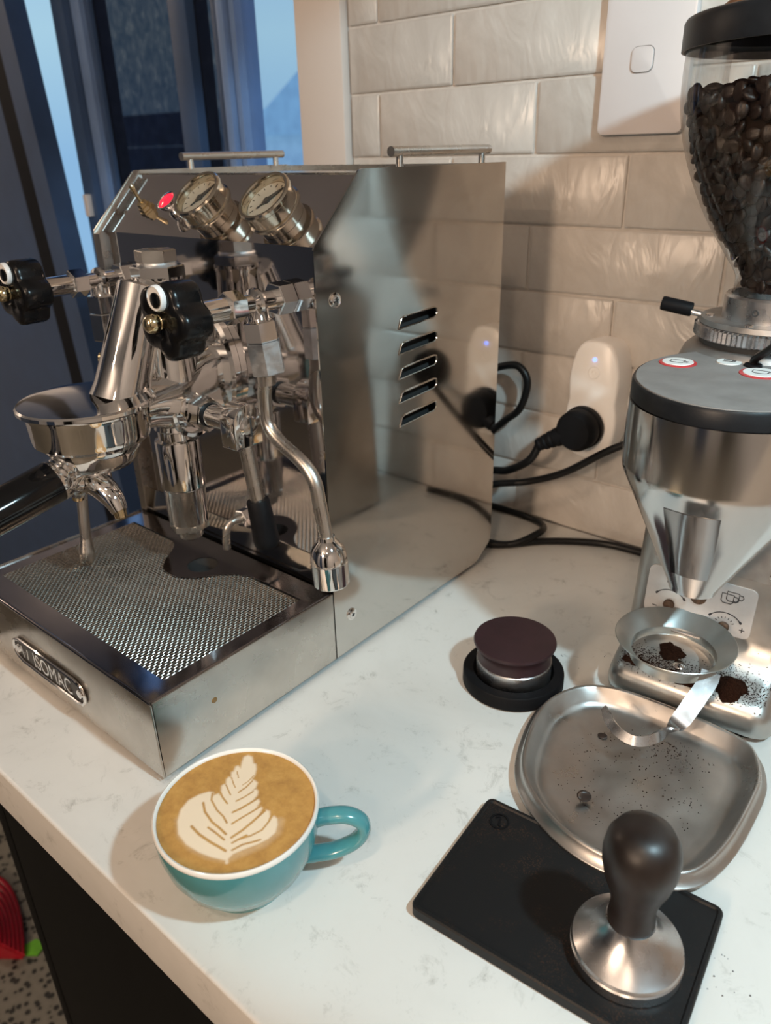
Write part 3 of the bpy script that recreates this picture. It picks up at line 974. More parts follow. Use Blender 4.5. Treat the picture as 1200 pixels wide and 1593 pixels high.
def gauge(x, t, needle, lab):
    c = on_panel(x, t)
    g = ob('gauge', lathe([(0.0185, 0.0), (0.0185, 0.0070), (0.0212, 0.0072), (0.0218, 0.0083), (0.0218, 0.0100), (0.0203, 0.0108), (0.0203, 0.0190), (0.0216, 0.0202),
                           (0.0216, 0.0226), (0.0206, 0.0238), (0.0186, 0.0236), (0.0178, 0.0215), (0.0178, 0.0170), (0, 0.0170)], c, PN, 64), 'aged_bezel', em, ang=30, label=lab)
    ob('dial', lathe([(0, 0.0004), (0.0176, 0.0004), (0.0176, 0.0)], c + PN * 0.0171, PN, 48), 'dial_shaded', g)
    u, w, d = frame(PN)
    cc = c + PN * 0.0177
    up = -PT
    fn = lambda a, b, h: tuple(cc + Vector((1, 0, 0)) * a + PT * b + PN * h)
    ca, sa = math.cos(needle), math.sin(needle)
    poly = [(-0.004, -0.0014), (0.002, -0.0020), (0.0150, -0.0004), (0.0150, 0.0004), (0.002, 0.0020), (-0.004, 0.0014)]
    poly = [(a * ca - b * sa, a * sa + b * ca) for a, b in poly]
    ob('needle', prism(poly, fn, 0.0006, 0.0012), 'dial_black', g)
    tail = [(-0.0095, -0.0006), (0.0, -0.0006), (0.0, 0.0006), (-0.0095, 0.0006)]
    ob('needle_tail', prism([(a * ca - b * sa, a * sa + b * ca) for a, b in tail], fn, 0.0005, 0.0010), 'dial_black', g)
    ob('needle_hub', lathe([(0.0024, 0), (0.0024, 0.0018), (0.0, 0.0022)], cc, PN, 20), 'dial_black', g)
    tk = S()
    for k in range(13):
        a = math.radians(-45 + 270 * k / 12)
        r0, r1 = (0.0125, 0.0155) if k % 3 == 0 else (0.0138, 0.0155)
        ribbon([(r0 * math.cos(a), r0 * math.sin(a)), (r1 * math.cos(a), r1 * math.sin(a))], 0.0005, fn, 0.0002, tk)
    ob('scale_marks', tk, 'dial_black', g, flat=True)
    ob('glass', lathe([(0.0179, 0.0), (0.0179, 0.0006), (0.012, 0.0010), (0, 0.0011)], c + PN * 0.0215, PN, 40), 'gauge_glass', g)
    return g


gauge(-0.5150, 0.0230, math.radians(58), 'steel-cased pressure gauge nearer the red lamp')
gauge(-0.4380, 0.0222, math.radians(52), 'steel-cased pressure gauge nearer the vented side panel')
c = on_panel(-0.5650, 0.0240)
il = ob('indicator_lamp', lathe([(0.0062, 0.0), (0.0060, 0.003), (0.0050, 0.0040), (0.0052, 0.0060), (0.0075, 0.0085), (0.0090, 0.0125), (0.0090, 0.0135), (0.0080, 0.0138), (0.0060, 0.0100), (0, 0.0100)], c, PN, 32), 'chrome', em, label='glowing red power indicator lamp')
ob('lens', lathe([(0.0079, 0.0132), (0.0068, 0.0128), (0.0030, 0.0142), (0, 0.0146)], c, PN, 28), 'red_lamp', il)
c = on_panel(-0.6078, 0.0252)
tg = ob('toggle_switch', lathe([(0.0072, 0.0), (0.0072, 0.0016), (0.0060, 0.0018), (0.0060, 0.0048), (0.0046, 0.0050), (0.0044, 0.0085), (0, 0.0088)], c, PN, 6), 'brass', em)
tdir = (PN * 0.90 + PT * 0.35 + Vector((-0.20, 0, 0))).normalized()
ob('lever', lathe([(0.0014, 0.0), (0.0015, 0.006), (0.0020, 0.0125), (0.0024, 0.0150), (0.0021, 0.0164), (0, 0.0168)], c + PN * 0.007, tdir, 16), 'brass', tg)

# steam and water taps -----------------------------------------------------------
VZ = 0.3058


def knob(x, y, lab):
    n_l = 5
    k_ = ob('tap_knob', lathe([(0, 0.0), (0.0190, 0.0), (0.0228, 0.0015), (0.0236, 0.004), (0.0236, 0.0195), (0.0230, 0.0222), (0.0205, 0.0238), (0.0120, 0.0240), (0.0105, 0.0225), (0, 0.0225)], (x, y, VZ), (0, -1, 0), 90,
                            lobes=lambda a: 1.0 + 0.105 * math.cos(n_l * a + 0.4) - 0.02 * math.cos(2 * n_l * a + 0.8)), 'black_plastic', em, ang=50, label=lab)
    hubc = Vector((x, y - 0.0225, VZ))
    ob('brass_nut', lathe([(0.0050, 0.0), (0.0050, 0.0030), (0.0046, 0.0035), (0.0058, 0.0050), (0.0062, 0.0075), (0.0054, 0.0105), (0.0030, 0.0125), (0, 0.0130)], hubc, (0, -1, 0), 24), 'brass', k_)
    ec = Vector((x + 0.002, y - 0.0240, VZ + 0.0150))
    ob('googly_eye', lathe([(0.0082, 0.0), (0.0082, 0.0020), (0.0074, 0.0034), (0.0070, 0.0026), (0, 0.0026)], ec, (0, -1, 0), 32), 'eye_white', k_, label='stuck-on googly eye')
    ob('pupil', lathe([(0.0048, 0.0026), (0.0048, 0.0036), (0.0036, 0.0042), (0, 0.0044)], ec + Vector((0.0006, 0, -0.0010)), (0, -1, 0), 28), 'black_gloss', k_)


knob(-0.420, 0.3025, 'black lobed tap knob with googly eye, nearer the gauges')
knob(-0.620, 0.3035, 'black lobed tap knob with googly eye by the dark door')


def tap(x):
    a = S()
    lathe([(0, 0.0), (0.0078, 0.0), (0.0080, 0.002), (0.0080, 0.0310), (0.0066, 0.0320), (0.0066, 0.0500), (0.0098, 0.0515), (0.0105, 0.0540), (0.0098, 0.0565), (0.0070, 0.0580), (0.0070, 0.0855), (0, 0.0855)], (x, 0.3035, VZ), (0, 1, 0), 32, a)
    ob('tap_stem', a, 'chrome', em, ang=30)
    ob('hex_collar', hexnut((x, 0.330, VZ), (0, 1, 0), 0.0112, 0.0, 0.0135, phase=0.5), 'chrome', em, ang=25)
    ob('panel_nut', hexnut((x, 0.3745, VZ), (0, 1, 0), 0.0120, 0.0, 0.0142, phase=0.1), 'chrome', em, ang=25)


tap(-0.420)
tap(-0.620)
# ball joint, hex block and steam wand
jc = Vector((-0.4205, 0.3590, 0.2990))
hd = (Vector((-0.4165, 0.3615, 0.2560)) - jc).normalized()
ob('swivel_ball', lathe([(0, -0.009), (0.006, -0.008), (0.0085, -0.003), (0.0085, 0.004), (0.010, 0.006), (0, 0.006)], jc, hd, 28), 'chrome', em)
ob('hex_block', hexnut(jc + hd * 0.0055, hd, 0.0128, 0.0, 0.0145, phase=0.25), 'chrome', em, ang=25)
ob('hex_block', hexnut(jc + hd * 0.0203, hd, 0.0130, 0.0, 0.0235, phase=0.25), 'pale_nut', em, ang=25)
wp = [(-0.4205, 0.362, 0.2570), (-0.4226, 0.362, 0.2480), (-0.4250, 0.362, 0.2330), (-0.4248, 0.362, 0.2190), (-0.4200, 0.362, 0.2095), (-0.4080, 0.362, 0.2010), (-0.3940, 0.362, 0.1945), (-0.3830, 0.362, 0.1872),
      (-0.3765, 0.362, 0.1775), (-0.3735, 0.362, 0.1630), (-0.3705, 0.362, 0.1460), (-0.3672, 0.362, 0.1270)]
wand = ob('steam_wand', tube(smooth_path(wp, 6), 0.0054, 20), 'satin_steel', em)
wd = (Vector(wp[-1]) - Vector(wp[-2])).normalized()
wd = (wd + Vector((0, 0, -1.4))).normalized()
ob('collar', cyl((-0.4205, 0.362, 0.2545), (-0.02, 0, -1), 0.0068, 0.0, 0.0080, 24), 'satin_steel', wand)
ob('tip', lathe([(0, -0.001), (0.0066, 0.0), (0.0070, 0.0030), (0.0085, 0.0045), (0.0122, 0.0090), (0.0142, 0.0150), (0.0146, 0.0205), (0.0143, 0.0208), (0.0143, 0.0214), (0.0146, 0.0218), (0.0140, 0.0400), (0.0130, 0.0412), (0, 0.0400)],
                Vector((-0.3685, 0.362, 0.1365)), wd, 40), 'chrome', wand, ang=30)
# hot water wand
jc = Vector((-0.6200, 0.3570, 0.2990))
hd = Vector((0, 0.0, -1))
ob('swivel_ball', lathe([(0, -0.009), (0.006, -0.008), (0.0085, -0.003), (0.0085, 0.004), (0.010, 0.006), (0, 0.006)], jc, hd, 28), 'chrome', em)
ob('hex_block', hexnut(jc + hd * 0.0055, hd, 0.0128, 0.0, 0.0145, phase=0.25), 'chrome', em, ang=25)
ob('hex_block', hexnut(jc + hd * 0.0203, hd, 0.0130, 0.0, 0.0235, phase=0.25), 'chrome', em, ang=25)
ww = [(-0.620, 0.357, 0.258), (-0.6195, 0.3555, 0.240), (-0.618, 0.351, 0.226), (-0.613, 0.334, 0.205), (-0.606, 0.314, 0.188), (-0.600, 0.300, 0.170), (-0.5975, 0.2945, 0.150), (-0.5965, 0.290, 0.125), (-0.5955, 0.2860, 0.0945)]
w2 = ob('water_wand', tube(smooth_path(ww, 6), 0.0047, 18), 'satin_steel', em)
ob('tip', lathe([(0, -0.001), (0.0048, 0.0), (0.0066, 0.0120), (0.0068, 0.0130), (0.0064, 0.0205), (0.0054, 0.0228), (0, 0.0232)], (-0.5956, 0.2862, 0.0945), (0.01, -0.06, -0.40), 28), 'satin_steel', w2, ang=30)

# brew group -------------------------------------------------------------------------
grp = ob('brew_group', lathe([(0, 0.2375), (0.020, 0.2378), (0.0445, 0.2392), (0.0482, 0.2398), (0.0496, 0.2385), (0.0496, 0.2360), (0.0480, 0.2345), (0.0450, 0.2335), (0.0442, 0.2300),
                              (0.0432, 0.2150), (0.0424, 0.2110), (0.0395, 0.2080), (0, 0.2080)], (GX, 0.2725, 0), seg=96), 'chrome', em, ang=28)
nt0, nb0 = Vector((GX, 0.3345, 0.3125)), Vector((GX, 0.3000, 0.2330))
nd = (nb0 - nt0).normalized()
ob('neck', lathe([(0, 0.0), (0.0168, 0.0), (0.0182, 0.0014), (0.0190, 0.030), (0.0200, 0.060), (0.0208, 0.078), (0.0225, 0.088), (0, 0.088)], nt0, nd, 64), 'chrome', grp, ang=40)
ob('bleed_screw', lathe([(0.0042, 0.0), (0.0042, 0.006), (0.0032, 0.0064), (0.0026, 0.0054), (0, 0.0054)], nt0 + nd * 0.052 + Vector((-0.0120, -0.0115, -0.003)), (-0.7, -0.7, 0.15), 18), 'brass', grp)
# body behind the neck
ob('group_body', lathe([(0, 0.2000), (0.0200, 0.2000), (0.0230, 0.2040), (0.0235, 0.2400), (0.0215, 0.2700), (0.0190, 0.2950), (0.0185, 0.3120), (0.0195, 0.3140), (0.0195, 0.3180), (0, 0.3180)], (GX, 0.3500, 0), seg=48), 'chrome', grp)
ob('cap_base', hexnut((GX, 0.3495, 0), (0, 0, 1), 0.0205, 0.3150, 0.3255, phase=0.3), 'chrome', grp, ang=25)
ob('washer', lathe([(0, 0.3256), (0.0150, 0.3256), (0.0153, 0.3268), (0.0146, 0.3280), (0, 0.3284)], (GX, 0.3495, 0), seg=32), 'pale_nut', grp)
ob('cap_nut', hexnut((GX, 0.3495, 0), (0, 0, 1), 0.0155, 0.3280, 0.3370, phase=0.3), 'satin_steel', grp, ang=25)
# bridge from bell to flange on the front panel
secs = []
for y, hw, z0, z1 in ((0.3020, 0.024, 0.2105, 0.2390), (0.3180, 0.021, 0.2060, 0.2430), (0.3380, 0.0235, 0.2000, 0.2480), (0.3650, 0.025, 0.1960, 0.2600), (0.3885, 0.0265, 0.1940, 0.2650)):
    secs.append([(GX + a, y, b) for a, b in rrect(-hw, hw, z0, z1, min(hw, (z1 - z0) / 2) * 0.75, 5)])
ob('bridge', loft(secs), 'chrome', grp, ang=50)
ob('panel_flange', lathe([(0.0385, 0.0), (0.0385, 0.006), (0.0360, 0.0085), (0, 0.0085)], (GX, 0.3888, 0.2380), (0, -1, 0), 48, sq=(1.0, 1.35)), 'chrome', grp)
# lever side: cam flange, gland, shaft, hub and lever
CY, CZ = 0.3510, 0.2140
ob('cam_flange', lathe([(0.0175, 0.0), (0.0180, 0.006), (0.0215, 0.0090), (0.0222, 0.0115), (0.0215, 0.0135), (0.0185, 0.0142), (0.0178, 0.0128), (0.0150, 0.0122), (0, 0.0122)], (-0.5120, CY, CZ), (1, 0, 0), 48), 'chrome', grp, ang=30)
ob('gland', lathe([(0.0132, 0.0), (0.0132, 0.0060), (0.0122, 0.0072), (0, 0.0072)], (-0.5000, CY, CZ), (1, 0, 0), 36), 'chrome', grp)
ob('gland_nut', hexnut((-0.4930, CY, CZ), (1, 0, 0), 0.0142, 0.0, 0.0140, phase=0.3), 'chrome', grp, ang=25)
ob('seal', cyl((-0.4790, CY, CZ), (1, 0, 0), 0.0098, 0.0, 0.0022, 28), 'black_rubber', grp)
ob('cam_shaft', cyl((-0.4775, CY, CZ), (1, 0, 0), 0.0092, 0.0, 0.0300, 28), 'chrome', grp)
HXc = -0.4425
hubpoly = []
for k in range(15):
    a = math.radians(180 * k / 14)
    hubpoly.append((CY + 0.0135 * math.cos(a), CZ + 0.0035 + 0.0135 * math.sin(a)))
hubpoly += [(CY - 0.0135, CZ - 0.0165), (CY + 0.0135, CZ - 0.0165)]
lv = ob('brew_lever', prism(hubpoly, YZ(HXc - 0.0085), 0.0, 0.0175), 'chrome', em, bev=0.0012, label='chrome brew lever with black grip')
ob('hub_screw', lathe([(0.0082, 0.0), (0.0082, 0.0012), (0.0070, 0.0024), (0, 0.0030)], (HXc + 0.0090, CY, CZ), (1, 0, 0), 28), 'chrome', lv)
ob('hub_slot', box(HXc + 0.0112, HXc + 0.0122, CY - 0.0006, CY + 0.0006, CZ - 0.0072, CZ + 0.0072), 'dark_chassis', lv)
ld = (Vector((-0.4290, 0.3540, 0.1130)) - Vector((-0.4400, 0.3515, 0.1970))).normalized()
lb = Vector((-0.4400, 0.3515, 0.1990))
ob('rod', cyl(lb, ld, 0.0062, 0.0, 0.0500, 24), 'satin_steel', lv)
ob('grip', lathe([(0, 0.0), (0.0085, 0.0), (0.0092, 0.0012), (0.0098, 0.0180), (0.0106, 0.0340), (0.0102, 0.0385), (0.0085, 0.0405), (0, 0.0410)], lb + ld * 0.0470, ld, 32), 'black_rubber', lv)
# lower chamber
ob('lower_chamber', lathe([(0, 0.2020), (0.0165, 0.2020), (0.0172, 0.1985), (0.0150, 0.1965), (0.0150, 0.1900), (0.0182, 0.1885), (0.0186, 0.1870), (0.0186, 0.1470), (0.0180, 0.1462), (0.0180, 0.1454), (0.0176, 0.1446), (0.0166, 0.1130), (0, 0.1130)],
                          (GX + 0.0015, 0.3440, 0), seg=48), 'chrome', grp, ang=30)
ob('drain_nut', hexnut((GX + 0.0015, 0.3440, 0), (0, 0, 1), 0.0172, 0.1060, 0.1128, phase=0.2), 'satin_steel', grp, ang=25)
ob('drain_end', lathe([(0.0112, 0.1060), (0.0105, 0.0985), (0.0070, 0.0955), (0, 0.0950)], (GX + 0.0015, 0.3440, 0), seg=28), 'satin_steel', grp)
# bent overflow spout on the panel
ob('overflow_boss', hexnut((-0.4920, MY, 0.1080), (0, -1, 0), 0.0085, 0.0, 0.0110, phase=0.2), 'chrome', em, ang=25)
ob('overflow_spout', tube(smooth_path([(-0.4920, 0.3790, 0.1080), (-0.4930, 0.3710, 0.1085), (-0.4945, 0.3650, 0.1040), (-0.4950, 0.3630, 0.0940), (-0.4950, 0.3625, 0.0840)], 6), 0.0034, 16), 'satin_steel', em)

# portafilter -------------------------------------------------------------------------
pf = thing('portafilter', (GX, 0.2725, 0.145), 'chrome portafilter with glossy black handle locked under the brew group', 'portafilter')
ob('basket_holder', lathe([(0, 0.2075), (0.0345, 0.2075), (0.0345, 0.2030), (0.0325, 0.2000), (0.0310, 0.1950), (0.0260, 0.1890), (0.0150, 0.1850), (0, 0.1840)], (GX, 0.2725, 0), seg=64), 'chrome', pf)
h0 = Vector((GX - 0.002, 0.2510, 0.1880))
hdv = (Vector((GX - 0.004, 0.120, 0.1610)) - h0).normalized()
ob('handle_neck', lathe([(0, -0.014), (0.0150, -0.013), (0.0105, -0.004), (0.0100, 0.002), (0.0135, 0.0065), (0.0160, 0.0100), (0.0160, 0.0150), (0, 0.0150)], h0, hdv, 36), 'chrome', pf)
ob('handle', lathe([(0, 0.0145), (0.0156, 0.0145), (0.0160, 0.0160), (0.0158, 0.0500), (0.0145, 0.0900), (0.0150, 0.1150), (0.0135, 0.1250), (0.0080, 0.1300), (0, 0.1310)], h0, hdv, 44), 'black_gloss', pf)
ob('spout_stem', cyl((GX, 0.2690, 0), (0, 0, 1), 0.0110, 0.1740, 0.1880, 28), 'chrome', pf)
arch = smooth_path([(GX - 0.0270, 0.2640, 0.1590), (GX - 0.0220, 0.2645, 0.1670), (GX - 0.0110, 0.2650, 0.1735), (GX, 0.2655, 0.1755), (GX + 0.0110, 0.2660, 0.1735), (GX + 0.0215, 0.2670, 0.1665), (GX + 0.0275, 0.2675, 0.1575)], 6)
nA = len(arch)
spo = ob('double_spout', tube(arch, [0.0062 + 0.0045 * math.sin(PI * i / (nA - 1)) for i in range(nA)], 22), 'chrome', pf)
ob('spout_tip', lathe([(0, 0), (0.0052, 0), (0.0046, 0.0060), (0.0030, 0.0075), (0, 0.0070)], arch[-1] + Vector((-0.001, 0, 0.001)), (0.25, 0, -1), 20), 'brass', spo)
ob('spout_tip', lathe([(0, 0), (0.0052, 0), (0.0046, 0.0060), (0.0030, 0.0075), (0, 0.0070)], arch[0] + Vector((0.001, 0, 0.001)), (-0.25, 0, -1), 20), 'brass', spo)
ob('spout_screw', lathe([(0.0062, 0.0), (0.0060, 0.003), (0.0040, 0.0050), (0, 0.0056)], (GX - 0.001, 0.2555, 0.1775), (-0.05, -1, 0.20), 24), 'chrome', spo)

# ------------------------------------------------------------------ cup of latte
CC = Vector((-0.2825, 0.1905, 0))
cp = thing('coffee_cup', (CC.x, CC.y, 0), 'teal ceramic cup with white rim and loop handle', 'cup')
ob('body', lathe([(0, 0.0030), (0.0235, 0.0028), (0.0250, 0.0), (0.0275, 0.0), (0.0285, 0.0035), (0.0335, 0.0095), (0.0395, 0.0180), (0.0445, 0.0290), (0.0472, 0.0410), (0.0482, 0.0525), (0.0480, 0.0540)], CC, seg=96), 'cup_teal', cp, ang=60)
ob('lining', lathe([(0.0481, 0.0538), (0.0483, 0.0556), (0.0472, 0.0568), (0.0462, 0.0564), (0.0457, 0.0550), (0.0448, 0.0480), (0.0430, 0.0340), (0.0350, 0.0140), (0.0200, 0.0065), (0, 0.0060)], CC, seg=96), 'cup_white', cp, ang=60)
ha = math.radians(40)
hv = Vector((math.cos(ha), math.sin(ha), 0))


def hp(r, z):
    return CC + hv * r + Vector((0, 0, z))


hpath = smooth_path([hp(0.0440, 0.0440), hp(0.0520, 0.0470), hp(0.0640, 0.0475), hp(0.0725, 0.0425), hp(0.0735, 0.0345), hp(0.0680, 0.0260), hp(0.0560, 0.0190), hp(0.0420, 0.0160), hp(0.0370, 0.0150)], 6)
ob('handle', tube(hpath, 0.005, 20, flat=(0.0058, 0.0042)), 'cup_teal', cp, ang=60)
# latte surface with a poured leaf (colour attribute = amount of milk foam)
ob_c = S()
NR, NT = 90, 300
RC = 0.0456
ZC = 0.0543
cv = [(CC.x, CC.y, ZC)]
for i in range(1, NR + 1):
    for k in range(NT):
        a = 2 * PI * k / NT
        r = RC * i / NR
        cv.append((CC.x + r * math.cos(a), CC.y + r * math.sin(a), ZC + 0.0006 * (i / NR) ** 12))
cfaces = [(0, 1 + k, 1 + (k + 1) % NT) for k in range(NT)]
for i in range(NR - 1):
    for k in range(NT):
        k2 = (k + 1) % NT
        cfaces.append((1 + i * NT + k, 1 + (i + 1) * NT + k, 1 + (i + 1) * NT + k2, 1 + i * NT + k2))
cme = bpy.data.meshes.new('latte')
cme.from_pydata([tuple(Vector(p) - CC) for p in cv], [], cfaces)
cme.shade_smooth()
cme.materials.append(MATS['latte'])
co = bpy.data.objects.new('latte', cme)
COL.objects.link(co)
co.location = CC
props(co, 'golden latte with a white poured leaf pattern filling the teal cup', 'coffee')
# leaf pattern traced in the plane of the coffee (metres)
LEAF = [(-0.25859, 0.1632), (-0.26641, 0.15958), (-0.27448, 0.15714), (-0.28445, 0.15599), (-0.29393, 0.15756), (-0.3019, 0.16284), (-0.30732, 0.16908), (-0.30965, 0.17658), (-0.30832, 0.18322), (-0.30561, 0.1883), (-0.30333, 0.18964), (-0.30095, 0.18799), (-0.3006, 0.18939), (-0.29994, 0.19105), (-0.29798, 0.19068), (-0.30038, 0.19361), (-0.30328, 0.19621), (-0.30316, 0.19797), (-0.30165, 0.19835), (-0.3051, 0.20144), (-0.3055, 0.20366), (-0.30382, 0.20415), (-0.30733, 0.20733), (-0.30684, 0.20859), (-0.30901, 0.21208), (-0.30844, 0.21342), (-0.30558, 0.21307), (-0.30906, 0.21735), (-0.31115, 0.22071), (-0.31023, 0.22326), (-0.30713, 0.22391), (-0.30258, 0.22073), (-0.30078, 0.22128), (-0.29741, 0.2187), (-0.29408, 0.21446), (-0.2931, 0.21101), (-0.29085, 0.21163), (-0.28824, 0.21153), (-0.28606, 0.20831), (-0.28582, 0.20556), (-0.28466, 0.20747), (-0.28257, 0.20702), (-0.28062, 0.20454), (-0.28027, 0.20196), (-0.27835, 0.20317), (-0.27577, 0.20239), (-0.27486, 0.20046), (-0.27398, 0.19806), (-0.27278, 0.20011), (-0.2708, 0.19984), (-0.26942, 0.19712), (-0.26835, 0.19494), (-0.2682, 0.20038), (-0.26586, 0.20103), (-0.26281, 0.19862), (-0.26048, 0.19527), (-0.26116, 0.20024), (-0.25823, 0.20004), (-0.25502, 0.19744), (-0.25174, 0.19281), (-0.25162, 0.18723), (-0.25364, 0.18072), (-0.25675, 0.1741), (-0.25912, 0.16812)]
GAPS = [([(-0.30312, 0.18899), (-0.29926, 0.1852), (-0.29068, 0.1824), (-0.28396, 0.18169), (-0.27868, 0.17995)], 0.00055), ([(-0.30139, 0.18082), (-0.29525, 0.17721), (-0.2858, 0.17499), (-0.27854, 0.17494), (-0.27285, 0.17446)], 0.0007), ([(-0.29254, 0.16562), (-0.28448, 0.16485), (-0.27524, 0.16547), (-0.26931, 0.16635), (-0.26389, 0.167)], 0.0008), ([(-0.28456, 0.17113), (-0.27844, 0.17141), (-0.27057, 0.17133)], 0.0006), ([(-0.29983, 0.19243), (-0.29585, 0.19078), (-0.2897, 0.18938)], 0.00055), ([(-0.30165, 0.19835), (-0.29631, 0.19605), (-0.29356, 0.19501)], 0.0004), ([(-0.30366, 0.20428), (-0.29855, 0.20165), (-0.29576, 0.20057)], 0.00035), ([(-0.30527, 0.20984), (-0.30032, 0.20694)], 0.0003), ([(-0.28212, 0.18695), (-0.28054, 0.19204), (-0.27937, 0.19842), (-0.27877, 0.20316)], 0.0007), ([(-0.27584, 0.18149), (-0.27475, 0.18832), (-0.27354, 0.19458), (-0.27274, 0.19982)], 0.0006), ([(-0.26852, 0.17481), (-0.26763, 0.18224), (-0.26771, 0.18948), (-0.26807, 0.19592), (-0.26826, 0.19957)], 0.00075), ([(-0.26533, 0.17273), (-0.2643, 0.17706), (-0.26308, 0.18129)], 0.0006), ([(-0.26154, 0.16957), (-0.25993, 0.17567), (-0.25698, 0.18012), (-0.25472, 0.18404)], 0.0006), ([(-0.26457, 0.17613), (-0.26105, 0.18249), (-0.25906, 0.18911), (-0.26055, 0.19595), (-0.26281, 0.20013)], 0.00055), ([(-0.28704, 0.19386), (-0.28569, 0.1989), (-0.28492, 0.20515)], 0.0005), ([(-0.29125, 0.19927), (-0.29079, 0.20454), (-0.29171, 0.21044)], 0.0005), ([(-0.29382, 0.20459), (-0.29343, 0.20873), (-0.29447, 0.21415)], 0.0003)]
STEM = [(-0.25723, 0.16231), (-0.26327, 0.16818), (-0.27062, 0.17482), (-0.28104, 0.18403), (-0.28901, 0.19307), (-0.29485, 0.20294), (-0.29966, 0.21087), (-0.30611, 0.21969)]
HALO = [(-0.30177, 0.16443), (-0.29122, 0.1583), (-0.28032, 0.15724), (-0.26905, 0.15947), (-0.2594, 0.16387), (-0.25552, 0.17305), (-0.25126, 0.18333), (-0.25139, 0.19309), (-0.25586, 0.19971)]
P2 = np.array([(p[0], p[1]) for p in cv])


def inside(poly, P):
    x, y = P[:, 0], P[:, 1]
    res = np.zeros(len(P), bool)
    n = len(poly)
    for i in range(n):
        x1, y1 = poly[i]
        x2, y2 = poly[(i + 1) % n]
        c_ = ((y1 > y) != (y2 > y)) & (x < (x2 - x1) * (y - y1) / (y2 - y1 + 1e-12) + x1)
        res ^= c_
    return res


def seg_dist(pl, P, closed=False):
    d = np.full(len(P), 1e9)
    n = len(pl)
    for i in range(n if closed else n - 1):
        a = np.array(pl[i])
        b = np.array(pl[(i + 1) % n])
        ab = b - a
        t = np.clip(((P - a) @ ab) / (ab @ ab + 1e-15), 0, 1)
        d = np.minimum(d, np.linalg.norm(P - (a + t[:, None] * ab), axis=1))
    return d


def sm(x, lo, hi):
    t = np.clip((x - lo) / (hi - lo), 0, 1)
    return t * t * (3 - 2 * t)


milk = np.zeros(len(P2))
sd = seg_dist(LEAF, P2, True)
ins = inside(LEAF, P2)
sdist = np.where(ins, sd, -sd)
milk = sm(sdist, -0.0014, 0.0009)
for gl, w0 in GAPS:
    d = seg_dist(gl, P2)
    milk *= 1 - 0.92 * (1 - sm(d, w0 * 0.4, w0 * 1.6))
halo = seg_dist(HALO, P2, False)
milk = np.maximum(milk, 0.30 * (1 - sm(halo, 0.0, 0.0060)) * (1 - sm(sdist, 0.0, 0.001)))
milk *= 0.93
stem = seg_dist(STEM, P2)
milk = np.maximum(milk, 0.80 * (1 - sm(stem, 0.0004, 0.0014)))
milk = np.maximum(milk, 0.06)
at = cme.attributes.new('milk', 'FLOAT', 'POINT')
at.data.foreach_set('value', milk.astype(np.float32))

# ------------------------------------------------------------------ coffee grinder
AX, AY = -0.1350, 0.5720
GROT = math.radians(4.0)
gr = thing('coffee_grinder', (AX, AY, 0.0), 'silver electric coffee grinder with bean hopper against the tiles', 'coffee grinder')
gx0, gx1 = AX - 0.0605, AX + 0.0645
# body: side profile swept across, vertical edges rounded by several sections
prof = [(0.4925, 0.0060), (0.4905, 0.0200), (0.4935, 0.0265), (0.5010, 0.0310), (0.5160, 0.0370), (0.5280, 0.0460), (0.5345, 0.0600), (0.5370, 0.0900), (0.5430, 0.1500), (0.5480, 0.2050), (0.6500, 0.2050), (0.6600, 0.1000), (0.6650, 0.0060)]
secs = []
pcx = (0.575, 0.09)
for dx, shr in ((0.0, 0.013), (0.0022, 0.0075), (0.006, 0.0030), (0.011, 0.0007), (0.016, 0.0), (0.109, 0.0), (0.114, 0.0007), (0.119, 0.0030), (0.1228, 0.0075), (0.125, 0.013)):
    L = []
    for y, z in prof:
        yy = y + (shr if y < 0.57 else -shr)
        zz = z - (shr * 0.8 if (z > 0.019 and y < 0.533) else 0)
        L.append((gx0 + dx, yy, max(0.006, zz)))
    secs.append(L)
ob('body', loft(secs), 'cast_aluminium', gr, ang=50)
for fx in (gx0 + 0.02, gx1 - 0.02):
    for fy in (0.508, 0.645):
        ob('foot', lathe([(0, 0), (0.010, 0), (0.011, 0.003), (0.010, 0.0065), (0, 0.0065)], (fx, fy, 0), seg=20), 'black_rubber', gr)


def front_y(z):
    for (y0, z0), (y1, z1) in zip(prof[5:9], prof[6:10]):
        if z0 <= z <= z1:
            return y0 + (y1 - y0) * (z - z0) / (z1 - z0)
    return 0.537


FP = lambda a, b, h: (a, front_y(b) - h, b)
# upper cover plate with its screws
ob('cover_plate', prism([(gx0 + 0.014, 0.1085), (gx1 - 0.014, 0.1085), (gx1 - 0.014, 0.190), (gx0 + 0.014, 0.190)], FP, 0.0, 0.0012), 'grey_aluminium', gr)
for sx_ in (gx0 + 0.024, gx1 - 0.024):
    ob('screw', lathe([(0.0044, 0.0), (0.0042, 0.0012), (0.0030, 0.0022), (0, 0.0027)], FP(sx_, 0.1150, 0.0012), (0, -1, 0.05), 24), 'chrome', gr)
# setting plate with printed cups, arrows and plus sign
px0, px1, pz0, pz1 = AX - 0.0480, AX + 0.0320, 0.0600, 0.1010
pl = ob('setting_plate', prism(rrect(px0, px1, pz0, pz1, 0.0050, 4), FP, 0.0, 0.0009), 'plate_white', gr)
PF = lambda a, b, h: (a, front_y(b) - 0.0009 - h, b)
ink = S()
LW = 0.0007


